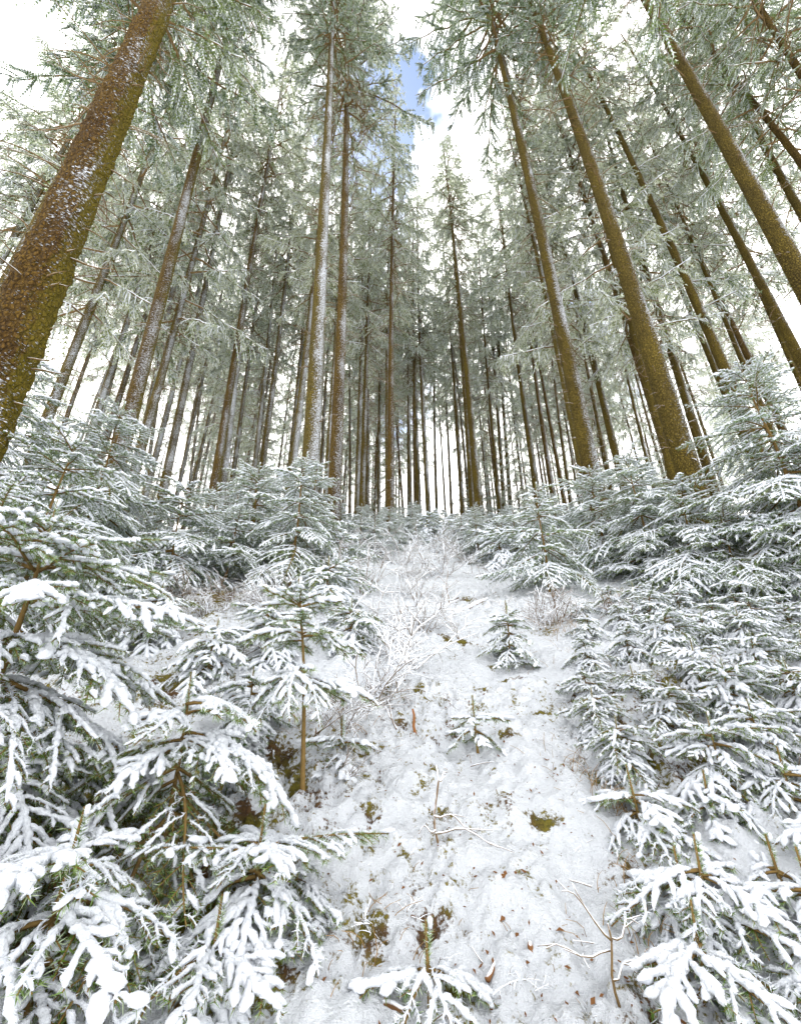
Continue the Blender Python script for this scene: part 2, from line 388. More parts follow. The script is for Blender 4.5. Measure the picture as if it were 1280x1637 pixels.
def shoots(L, rng, droop, dense=1.0):
    """polylines of a flat spruce spray: (order, points)"""
    out = []
    n = max(6, int(L / 0.03)); s = np.linspace(0, 1, n)
    wig = 0.02 * L * np.sin(s * rng.uniform(3, 7) + rng.uniform(0, 6))
    ax = np.stack([L * s * (1 - 0.18 * droop * s), wig, L * (0.12 * s - droop * s ** 2 * (1 - 0.25 * s))], -1)
    out.append((0, ax))
    T, S, U = frames(ax)
    sj = 0.10 if L > 0.4 else 0.16
    side = 1
    step = 0.026 / dense
    while sj < 0.975:
        k = sj * (n - 1); i = int(k); f = k - i; p = ax[i] * (1 - f) + ax[min(i + 1, n - 1)] * f
        side = -side
        prof = (1 - sj) ** 0.85 * min(1, 0.45 + sj * 2.2)
        l = max(0.035, 0.46 * L * prof * rng.uniform(0.65, 1.2))
        ang = math.radians(rng.uniform(42, 64))
        d = T[i] * math.cos(ang) + side * S[i] * math.sin(ang) + np.array([0, 0, rng.uniform(-0.28, 0.12)])
        d /= np.linalg.norm(d)
        m = max(4, int(l / 0.022)); u = np.linspace(0, 1, m)[:, None]
        q = p + d * l * u + T[i] * (0.16 * l) * u ** 2 + np.array([0, 0, -1.0]) * l * rng.uniform(0.08, 0.34) * u ** 2
        out.append((1, q))
        if l > 0.085:
            T2, S2, U2 = frames(q); v = 0.3; s2 = 1
            while v < 0.93:
                kk = v * (m - 1); a = int(kk); s2 = -s2
                l2 = max(0.025, 0.42 * l * (1 - v) * rng.uniform(0.6, 1.25))
                an = math.radians(rng.uniform(38, 60))
                d2 = T2[a] * math.cos(an) + s2 * S2[a] * math.sin(an) + np.array([0, 0, rng.uniform(-0.35, 0.1)])
                d2 /= np.linalg.norm(d2); m2 = max(3, int(l2 / 0.02)); u2 = np.linspace(0, 1, m2)[:, None]
                pp = q[a] * (1 - (kk - a)) + q[min(a + 1, m - 1)] * (kk - a)
                out.append((2, pp + d2 * l2 * u2 + np.array([0, 0, -1.0]) * l2 * 0.22 * u2 ** 2))
                v += 0.034 / l / dense * rng.uniform(0.8, 1.3)
        sj += step / L * rng.uniform(0.8, 1.25)
    return out

def frond(L, seed, droop=0.3, dens=480, nlen=0.017, nwid=0.0028, snow=1.0, cover=0.86, k=8, frost=0.36, dense=1.0, seg=0.0095, pads=1.0):
    rng = np.random.default_rng(seed)
    G, S = Geo(), Geo()
    sh = shoots(L, rng, droop, dense)
    for order, P in sh:
        r = 0.0035 if order == 0 else 0.0022
        if order < 2 or k > 5:
            tube(G, P[::2] if len(P) > 6 and k <= 5 else P, np.linspace(r * (1 + 2 * L if order == 0 else 1), r * 0.5, len(P[::2] if len(P) > 6 and k <= 5 else P)), 4, 1)
        if order == 0: needles(G, P[int(len(P) * 0.25):], rng, dens * 0.7, nlen, nwid, frost)
        else: needles(G, P, rng, dens, nlen, nwid, frost)
        if rng.uniform() > cover: continue
        ln = np.linalg.norm(np.diff(P, axis=0), axis=1).sum()
        n = max(4, int(ln / seg)); u = np.linspace(0.03 if order else 0.08, 1.0, n)
        idx = np.linspace(0, 1, len(P)); Q = np.stack([np.interp(u, idx, P[:, c]) for c in range(3)], -1)
        base = (0.0118, 0.0104, 0.0085)[order] * snow
        lump = 1 + 0.14 * np.sin(np.arange(n) * rng.uniform(0.5, 1.1) + rng.uniform(0, 6)) + rng.uniform(-0.2, 0.2, n)
        prof = np.sqrt(np.clip((u - u[0]) / 0.12, 0.10, 1)) * np.sqrt(np.clip((1.0 - u) / max(0.10, 0.012 / ln), 0.16, 1))
        uneven = np.clip(0.95 + 1.0 * noise(Q + seed * 3.7, 8.0, 4) + 0.5 * noise(Q + seed, 21.0, 5), 0.22, 1.3)
        rr = base * lump * prof * rng.uniform(0.75, 1.2) * uneven
        Q = Q + np.array([0, 0, 1.0]) * (0.007 + 0.30 * rr)[:, None] + rng.normal(size=Q.shape) * 0.0016
        tube(S, Q, rr, k, 0, 0.0, 0.85, 0.22 if k > 5 else 0.2, rng)
        if k > 5: needles(S, Q, rng, dens * 0.8, nlen * 0.8, 0.0036, 1.0)
        else: needles(S, Q, rng, dens * 0.45, nlen * 1.0, 0.009, 1.0)
    for j in range(int(pads * L * 20)):
        o, P = sh[int(len(sh) * rng.uniform() ** 1.5)]
        c = P[rng.integers(len(P) // 3, len(P))]; rx = rng.uniform(0.009, 0.019) * (1.2 if o == 0 else 1.0)
        th = np.linspace(0, 2 * math.pi, 9, endpoint=False); rings = []
        a0 = rng.uniform(0, 6.28); el = rng.uniform(1.0, 1.9)
        for q, zz in ((0.75, -0.10), (1.0, 0.12), (0.82, 0.34), (0.45, 0.50)):
            rr = rx * q * (1 + 0.22 * np.sin(th * 2 + a0) + rng.uniform(-0.16, 0.16, 9))
            x = rr * np.cos(th) * el; y = rr * np.sin(th)
            d = P[-1] - P[0]; d = d / (np.linalg.norm(d) + 1e-9)
            rings.append(np.stack([c[0] + x * d[0] - y * d[1], c[1] + x * d[1] + y * d[0], c[2] + x * d[2] + 0.006 + zz * rx * 1.1 + rng.uniform(-.0015, .0015, 9)], -1))
        V = np.concatenate(rings + [rings[0].mean(0)[None], rings[-1].mean(0)[None] + [[0, 0, .05 * rx]]])
        S.add(V, tube_faces(4, 9))
    return G.arrays(), S.arrays()

class Proto: pass
def make_proto(L, seed, **kw):
    p = Proto(); p.L = L
    p.na, p.sa = frond(L, seed, **kw)
    p.n = mesh_from('spruce_spray', p.na, [M_NEEDLE, M_STEM]); p.s = mesh_from('snow_load', p.sa, [M_SNOW])
    return p
NEAR = {}      # size -> list, heavy snow
for L, cnt in ((0.16, 3), (0.30, 4), (0.50, 4), (0.75, 4), (1.0, 3)):
    NEAR[L] = [make_proto(L, int(L * 1000) + i, droop=0.18 + 0.17 * i, snow=(0.85 + 0.2 * (i % 2)) * (0.74 if L < .4 else 0.92), nlen=0.020, dens=560 if L < .6 else 480) for i in range(cnt)]
LIGHT = {L: [make_proto(L, int(L * 1000) + 77 + i, droop=0.2 + 0.2 * i, snow=0.5, cover=0.38, frost=0.28, pads=0.15) for i in range(2)] for L in (0.30, 0.50, 0.75)}
MID = {L: [make_proto(L, int(L * 1000) + 300 + i, droop=(0.12, 0.3, 0.45, 0.65)[i], pads=0.45, dens=260, nlen=0.024, nwid=0.0055, k=5, seg=0.022, dense=0.75, snow=(0.95, 0.7, 1.05, 0.8)[i], cover=(.9, .75, .9, .8)[i], frost=0.32) for i in range(4)] for L in (0.30, 0.55, 0.9, 1.3)}

MIDS = {L: [make_proto(L, int(L * 1000) + 600 + i, droop=(0.3, 0.5, 0.7)[i], pads=1.1, dens=260, nlen=0.022, nwid=0.0055, k=5, seg=0.02, dense=0.75, snow=1.1, cover=0.9, frost=0.35) for i in range(3)] for L in (0.20, 0.36, 0.52)}

def pick(lib, L, rng):
    key = min(lib.keys(), key=lambda q: abs(math.log(q / L)))
    p = lib[key][rng.integers(len(lib[key]))]
    return p, L / key

def stem_path(h, rng, lean=0.03, tip=(0, 0)):
    z = np.linspace(0, h, max(5, int(h / 0.12)))
    x = lean * h * (z / h) ** 1.5 * rng.uniform(-1, 1) + 0.01 * np.sin(z * 5 + rng.uniform(0, 6))
    y = lean * h * (z / h) ** 1.5 * rng.uniform(-1, 1)
    return np.stack([x + tip[0] * z / h, y + tip[1] * z / h, z], -1)

def sapling_plan(h, R, rng, clear, whorl, per, top_up=32, low=-18, power=0.75):
    """list of (height, azimuth, elevation deg, length)"""
    plan = []; z = h - 0.10 - 0.05 * h; az0 = rng.uniform(0, 6.28); step = whorl * 0.72
    while z > clear:
        q = (h - z) / h
        n = per if q > 0.08 else max(4, per - 1)
        l = min(R, R * (q / 0.75) ** power + 0.05)
        for i in range(n):
            az = az0 + 2 * math.pi * (i + rng.uniform(-0.25, 0.25)) / n
            el = top_up + (low - top_up) * min(1, q / 0.55) + rng.uniform(-8, 8)
            plan.append((z + rng.uniform(-0.25, 0.25) * step, az, el, l * rng.uniform(0.6, 1.2)))
        az0 += 0.7; z -= step; step = min(whorl, step * 1.18)
    return plan

def leader(G, S, P, h, rng, lib_dens=500):
    top = P[-1]; ld = min(0.26, 0.14 + 0.06 * h)
    q = np.linspace(0, 1, 8)[:, None] * np.array([0.01, 0.0, ld]) + np.array([P[-1][0], P[-1][1], h - ld])
    needles(G, q, rng, lib_dens * 2.2, 0.016, 0.003, 0.55)
    needles(G, P[len(P) // 3:], rng, lib_dens * 1.2, 0.015, 0.003, 0.5)
    needles(S, q, rng, lib_dens * 0.8, 0.015, 0.005, 1.0)
    tube(S, q[6:] + np.array([0.002, -0.003, 0.004]), [0.006, 0.007], 7, 0, 0, 1.0, 0.3, rng)

def sapling(name, label, base, h, R, seed, lib=None, whorl=0.17, per=6, clear=0.1, group=None, light_below=0.0, low=-18, top_up=32, lean=0.03, r0=None, plan_extra=(), yaw=0.0, power=0.75, tip=(0, 0)):
    """a spruce sapling whose branches are parts: stem, branch (> snow)"""
    rng = np.random.default_rng(seed); lib = lib or NEAR
    root = thing(name, label, 'young spruce', base, yaw, None, group)
    P = stem_path(h, rng, lean, tip); r0 = r0 or 0.005 + 0.009 * h
    G, S = Geo(), Geo()
    tube(G, np.concatenate([P[:1] - [0, 0, .12], P]), np.concatenate([[r0 * 1.2], np.linspace(r0, 0.003, len(P))]), 8, 1)
    leader(G, S, P, h, rng)
    st = link('stem', G.mesh('stem', [M_NEEDLE, M_STEM]), root)
    link('snow', S.mesh('snow', [M_SNOW]), st)
    for (z, az, el, l) in list(sapling_plan(h, R, rng, clear, whorl, per, top_up, low, power)) + list(plan_extra):
        use = lib
        if lib is NEAR and z < light_below * h and rng.uniform() < 0.75: use = LIGHT
        p, sc = pick(use, l, rng)
        x = np.interp(z, P[:, 2], P[:, 0]); y = np.interp(z, P[:, 2], P[:, 1])
        b = link('branch', p.n, root, (x, y, z), (rng.uniform(-0.25, 0.25), -math.radians(el), az), sc)
        link('snow', p.s, b)
    return root

class SapProto: pass
def sapling_proto(h, R, seed, lib, whorl, per, clear, low=-15, top_up=32, sparse=1.0, power=0.75):
    rng = np.random.default_rng(seed); q = SapProto(); q.h = h
    P = stem_path(h, rng); r0 = 0.007 + 0.010 * h
    G, S, ST_ = Geo(), Geo(), Geo()
    tube(ST_, np.concatenate([P[:1] - [0, 0, .15], P]), np.concatenate([[r0 * 1.2], np.linspace(r0, 0.003, len(P))]), 6, 0)
    leader(G, S, P, h, rng, 400)
    for (z, az, el, l) in sapling_plan(h, R, rng, clear, whorl, per, top_up, low, power):
        if rng.uniform() > sparse: continue
        p, sc = pick(lib, l, rng)
        x = np.interp(z, P[:, 2], P[:, 0]); y = np.interp(z, P[:, 2], P[:, 1])
        mt = Matrix.Translation((x, y, z)) @ Euler((rng.uniform(-.25, .25), -math.radians(el), az)).to_matrix().to_4x4() @ Matrix.Scale(sc, 4)
        G.add_geo(p.na, mt); S.add_geo(p.sa, mt)
    q.foliage = G.mesh('foliage', [M_NEEDLE, M_STEM]); q.snow = S.mesh('snow', [M_SNOW]); q.stem = ST_.mesh('stem', [M_STEM])
    return q
def place_sapling(name, label, proto, base, h, yaw, group=None, tilt=(0, 0)):
    t = thing(name, label, 'young spruce', base, yaw, h / proto.h, group)
    t.rotation_euler = (tilt[0], tilt[1], yaw)
    link('stem', proto.stem, t); f = link('foliage', proto.foliage, t); link('snow', proto.snow, f)
    return t

def gpt(x, y, dz=0.0): return (float(x), float(y), float(ground_z(x, y)) + dz)
def gpx(px, py, dz=0.0): p = ground_hit(px, py); return gpt(p[0], p[1], dz)

# ------------------------------------------------------------------ tall spruces
def twig_fans(G, S, start, dirv, length, rng, width=0.055, nb=9, frost=0.5, bw=0.3):
    """many little feathered twigs at once; start, dirv (n,3), length (n)"""
    n = len(start)
    d = dirv / (np.linalg.norm(dirv, axis=1, keepdims=True) + 1e-9)
    side = np.cross(d, np.array([0, 0, 1.0])); side /= np.linalg.norm(side, axis=1, keepdims=True) + 1e-6
    roll = rng.uniform(-0.9, 0.9, n)[:, None]
    up = np.cross(side, d); side = side * np.cos(roll) + up * np.sin(roll)
    u = (np.arange(nb) + 0.3) / nb
    pos = start[:, None] + d[:, None] * (length[:, None] * u)[..., None]
    pos[..., 2] -= (length[:, None] * 0.25 * u ** 2)
    bl = width * (1 - 0.55 * u)[None, :] * rng.uniform(0.6, 1.5, (n, nb)) * (0.6 + length[:, None])
    for sg in (-1, 1):
        tip = pos + (d[:, None] * 0.75 + sg * side[:, None] * 0.85) * bl[..., None]
        tip[..., 2] += rng.uniform(-0.02, 0.01, (n, nb))
        w = (length / nb * bw)[:, None, None] * d[:, None]
        V = np.stack([pos - w, pos + w, tip], 2).reshape(-1, 3)
        fr = np.where(rng.uniform(size=(n, nb)) < frost, rng.uniform(0.35, 0.95, (n, nb)), rng.uniform(0, 0.2, (n, nb)))
        G.add(V, np.arange(len(V)).reshape(-1, 3), np.repeat(fr.ravel(), 3), 0)
    # snow ridge lying on the twig
    keep = rng.uniform(size=n) < 0.75
    st, dd, ll, sd_ = start[keep], d[keep], length[keep], side[keep]
    m = len(st); us = np.array([0.15, 0.5, 0.85])
    pc = st[:, None] + dd[:, None] * (ll[:, None] * us)[..., None]
    pc[..., 2] += 0.012 - (ll[:, None] * 0.25 * us ** 2)
    sw = rng.uniform(0.009, 0.021, (m, 3))[..., None] * np.array([0.9, 1.0, 0.5])[None, :, None]
    flat = np.cross(dd, np.array([0, 0, 1.0])); flat /= np.linalg.norm(flat, axis=1, keepdims=True) + 1e-6
    Lf = pc + flat[:, None] * sw; Rt = pc - flat[:, None] * sw; Tp = pc + np.array([0, 0, 1.0]) * sw * 0.9
    V = np.stack([Lf, Tp, Rt], 2).reshape(m, 9, 3).reshape(-1, 3)
    o = (np.arange(m) * 9)[:, None, None]
    tri = np.array([[0, 1, 4], [0, 4, 3], [1, 2, 5], [1, 5, 4], [3, 4, 7], [3, 7, 6], [4, 5, 8], [4, 8, 7], [0, 3, 5], [0, 5, 2], [3, 6, 8], [3, 8, 5]])[None]
    S.add(V, (tri + o).reshape(-1, 3))

def crown_proto(Hc, R, seed, nbranch, low_sparse=0.5, frost=0.24, tw=14, mat=None, nb=12, bw=0.34):
    rng = np.random.default_rng(seed); G, S = Geo(), Geo()
    for i in range(nbranch):
        q = (i + rng.uniform(0, 1)) / nbranch; q = q ** 1.08
        z = q * Hc * 0.97
        az = i * 2.39996 + rng.uniform(-0.3, 0.3)
        env = (1 - q) ** 0.8 * (0.75 + 0.25 * min(1, q / 0.12))
        l = (R * env + 0.18) * rng.uniform(0.65, 1.15)
        if q < 0.15 and rng.uniform() < low_sparse: l *= 0.6
        el = math.radians(-12 + 45 * max(0, q - 0.5) / 0.5 + rng.uniform(-10, 10))
        n = 9; s = np.linspace(0, 1, n)
        bz = l * (math.sin(el) * s - 0.30 * s ** 2 + 0.16 * s ** 3)
        br = l * math.cos(el) * s
        P = np.stack([np.cos(az) * br, np.sin(az) * br, z + bz], -1); P[:, :2] += rng.normal(size=(n, 2)) * 0.02
        P[0] = (0, 0, z)
        tube(G, P, np.linspace(0.014 + 0.008 * l, 0.005, n), 4, 1)
        tube(S, P[2:] + np.array([0, 0, 0.018]), np.linspace(0.018, 0.012, n - 2), 4, 0, 0, 0.8, 0.3, rng)
        nt = int(6 + l * tw)
        u = np.concatenate([rng.uniform(0.22 if l > 0.8 else 0.1, 1.0, nt - 2), [0.97, 0.99]])
        k = u * (n - 1); a = np.minimum(k.astype(int), n - 2); f = (k - a)[:, None]
        st = P[a] * (1 - f) + P[a + 1] * f
        T = np.gradient(P, axis=0)[a]; T /= np.linalg.norm(T, axis=1, keepdims=True)
        side = np.cross(T, [0, 0, 1.0]); side /= np.linalg.norm(side, axis=1, keepdims=True) + 1e-9
        sg = np.where(rng.uniform(size=nt) < 0.5, -1, 1)[:, None]
        hang = rng.uniform(0.15, 1.1, nt)[:, None]
        d = T * rng.uniform(0.35, 0.9, nt)[:, None] + side * sg * rng.uniform(0.3, 1.0, nt)[:, None] - np.array([0, 0, 1.0]) * hang
        tl = np.clip(0.14 + 0.34 * l * (1 - u) ** 0.5, 0.14, 0.62) * rng.uniform(0.6, 1.25, nt)
        twig_fans(G, S, st, d, tl, rng, 0.062, nb, frost, bw)
        # second-order twigs
        m = nt; sel = rng.integers(0, nt, m); uu = rng.uniform(0.25, 0.85, m)
        dn = d / np.linalg.norm(d, axis=1, keepdims=True)
        st2 = st[sel] + dn[sel] * (tl[sel] * uu)[:, None]; st2[:, 2] -= tl[sel] * 0.25 * uu ** 2
        sd2 = np.cross(dn[sel], rng.normal(size=(m, 3))); sd2 /= np.linalg.norm(sd2, axis=1, keepdims=True)
        twig_fans(G, S, st2, dn[sel] * 0.7 + sd2 - np.array([0, 0, 0.3]), tl[sel] * 0.5 * (1.1 - uu), rng, 0.06, max(5, nb // 2 + 1), frost + 0.1, bw)
    c = SapProto(); c.Hc = Hc
    c.g = G.mesh('crown', [mat or M_CROWN, M_DEAD], False); c.s = S.mesh('snow', [M_SNOW])
    return c
CROWNS = [crown_proto(13.0, 2.6, 900, 84), crown_proto(13.0, 3.0, 901, 78), crown_proto(14.0, 2.4, 902, 86)]
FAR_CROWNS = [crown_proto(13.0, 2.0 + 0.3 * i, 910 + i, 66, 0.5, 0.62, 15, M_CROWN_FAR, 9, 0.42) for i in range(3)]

def dead_branch_mesh(l, seed):
    rng = np.random.default_rng(seed); G = Geo()
    n = 7; s = np.linspace(0, 1, n)
    P = np.stack([l * s, 0.08 * l * np.sin(s * rng.uniform(2, 6) + rng.uniform(0, 6)) * s, l * (rng.uniform(-0.25, 0.25) * s - rng.uniform(0, .35) * s ** 2)], -1)
    tube(G, P, np.linspace(0.009 + 0.004 * l, 0.0025, n), 5, 0)
    for j in range(int(l * 5)):
        a = rng.integers(2, n - 1); m = l * rng.uniform(0.12, 0.35)
        d = np.array([rng.uniform(0.3, 0.9), rng.choice([-1, 1]) * rng.uniform(0.4, 1), rng.uniform(-0.6, 0.2)])
        u = np.linspace(0, 1, 4)[:, None]
        tube(G, P[a] + d * m * u - np.array([0, 0, 0.3 * m]) * u ** 2, np.linspace(0.004, 0.0018, 4), 4, 0)
    return G
DEADG = [dead_branch_mesh(l, 40 + i) for i, l in enumerate((0.12, 0.25, 0.4, 0.6, 0.9, 1.3, 1.7))]
DEADA = [g.arrays() for g in DEADG]
DEAD = [g.mesh('dead_branch', [M_DEAD]) for g in DEADG]
# short snowy needled twig clusters on the bare bole of far trees
def solve_tree(ax, ay, bx, by, w, D, H):
    hb = 3.0
    for _ in range(12):
        dh = D * (1 - 0.82 * min(hb, H * .9) / H)
        t = dh * F / (w * 0.86) * math.sqrt(1 + ((bx - 640) / F) ** 2); Y = t * ray(bx, by)[1]
        B = at_y(bx, by, Y); A = at_y(ax, ay, Y)
        sl = (A[0] - B[0]) / (A[2] - B[2]); x = B[0]
        for __ in range(6):
            gz = float(ground_z(x, Y)); x = B[0] - sl * (B[2] - gz)
        hb = B[2] - gz
    return np.array([x, Y, gz]), sl

def tall_spruce(label, base, sl, H, D, mat, seed, crown_at, near=0, group='tall spruces of the slope', stems=None, cscale=1.0, dead=1.0):
    rng = np.random.default_rng(seed)
    root = thing('spruce_tree', label, 'spruce tree', base, 0, None, group)
    top = H
    k = 20 if near else 10
    zs = np.concatenate([[-0.35, -0.1, 0.05, 0.2, 0.4, 0.7, 1.0], np.arange(1.3, top, 0.2 if near else 0.6)])
    bow = rng.uniform(-0.0012, 0.0012); bow2 = rng.uniform(-0.0009, 0.0009)
    X = sl * zs + bow * (zs - 5) ** 2 * np.clip((zs - 5) / 3, 0, 1); Yb = bow2 * zs ** 2
    r = 0.5 * D * (1 - 0.82 * np.clip(zs, 0, None) / H) * (1 + 0.45 * np.exp(-np.clip(zs + .1, 0, None) / 0.28))
    wh = rng.uniform(0.35, 0.55)
    ring = 1 + 0.045 * np.clip(np.sin(zs / wh * 2 * math.pi + rng.uniform(0, 6)), 0.6, 1) * (zs > 1) + rng.uniform(-0.012, 0.012, len(zs))
    ph = np.linspace(0, 2 * math.pi, k, endpoint=False)
    if near == 2:
        k = 80; ph = np.linspace(0, 2 * math.pi, k, endpoint=False)
        zs = np.arange(-0.3, 8.5, 0.021); zs = np.concatenate([zs, np.arange(8.5, top, 0.2)])
        X = sl * zs; Yb = bow2 * zs ** 2
        r = 0.5 * D * (1 - 0.82 * np.clip(zs, 0, None) / H) * (1 + 0.45 * np.exp(-np.clip(zs + .1, 0, None) / 0.28))
        ring = 1 + 0.02 * np.sin(zs * 7 + 1) ** 3 + 0.02 * np.sin(zs * 2.3)
    rr = (r * ring)[:, None] * (1 + 0.03 * np.sin(ph * 3 + rng.uniform(0, 6)) + 0.02 * np.sin(ph * 5 + rng.uniform(0, 6)))[None, :]
    if near == 2:
        C = np.stack([np.cos(ph)[None] * rr, np.sin(ph)[None] * rr, np.repeat(zs[:, None] * 0.75, k, 1)], -1)
        pl = np.abs(noise(C, 26.0, 5)) * 0.020 + noise(C, 52.0, 6) * 0.008 + np.clip(noise(C, 15.0, 8), 0, 1) * 0.014 - 0.008
        rr = rr + pl
    V = np.stack([X[:, None] + np.cos(ph)[None] * rr, Yb[:, None] + np.sin(ph)[None] * rr, np.repeat(zs[:, None], k, 1)], -1).reshape(-1, 3)
    V = np.concatenate([V, [[X[0], Yb[0], zs[0]], [X[-1], Yb[-1], zs[-1] + 0.2]]])
    G = Geo(); G.add(V, tube_faces(len(zs), k))
    link('trunk', G.mesh('trunk', [mat]), root)
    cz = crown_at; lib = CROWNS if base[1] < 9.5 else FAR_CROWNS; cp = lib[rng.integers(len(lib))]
    sc = (H + 0.3 - cz) / cp.Hc
    xs = np.interp(cz, zs, X); ys = np.interp(cz, zs, Yb)
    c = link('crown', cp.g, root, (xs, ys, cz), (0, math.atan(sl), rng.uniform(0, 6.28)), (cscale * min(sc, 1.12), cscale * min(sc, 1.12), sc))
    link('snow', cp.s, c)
    # dead branches in whorls below the crown
    z = rng.uniform(1.2, 1.8); nlim = 0
    while near and nlim < 72 and z < cz + 2.5:
        for i in range(rng.integers(3, 6)):
            f = z / cz
            li = min(6, max(0, int(rng.normal(0.6 + 4.2 * f * f, 1.1))))
            az = rng.uniform(0, 6.28); zz = z + rng.uniform(-.06, .06)
            rad = np.interp(zz, zs, r) * 0.9
            loc = (np.interp(zz, zs, X) + math.cos(az) * rad, np.interp(zz, zs, Yb) + math.sin(az) * rad, zz)
            link('dead_branch', DEAD[li], root, loc, (rng.uniform(-1, 1), rng.uniform(-0.45, 0.35), az), rng.uniform(0.8, 1.2)); nlim += 1
        z += wh * rng.uniform(0.8, 1.2)
    if not near or z < cz:
        z0 = z if near else 0.0
        o = link('dead_twigs', DTW[rng.integers(len(DTW))], root, (sl * z0, 0, z0), (0, math.atan(sl), rng.uniform(0, 6.28)), (1.15, 1.15, (cz + 2.5 - z0) / 12.0)); o['kind'] = 'stuff'
    return root
def dead_twigs_proto(seed):
    rng = np.random.default_rng(seed); J = Geo(); z = 1.2
    while z < 12:
        for i in range(rng.integers(3, 7)):
            li = min(6, max(0, int(rng.normal(1.5 + 4.2 * (z / 12) ** 2, 1.1)))); az = rng.uniform(0, 6.28)
            J.add_geo(DEADA[li], Matrix.Translation((math.cos(az) * .08, math.sin(az) * .08, z + rng.uniform(-.06, .06))) @ Euler((rng.uniform(-1, 1), rng.uniform(-.45, .35), az)).to_matrix().to_4x4() @ Matrix.Scale(rng.uniform(.8, 1.2), 4))
        z += rng.uniform(0.28, 0.5)
    return J.mesh('dead_twigs', [M_DEAD])
DTW = [dead_twigs_proto(80 + i) for i in range(6)]

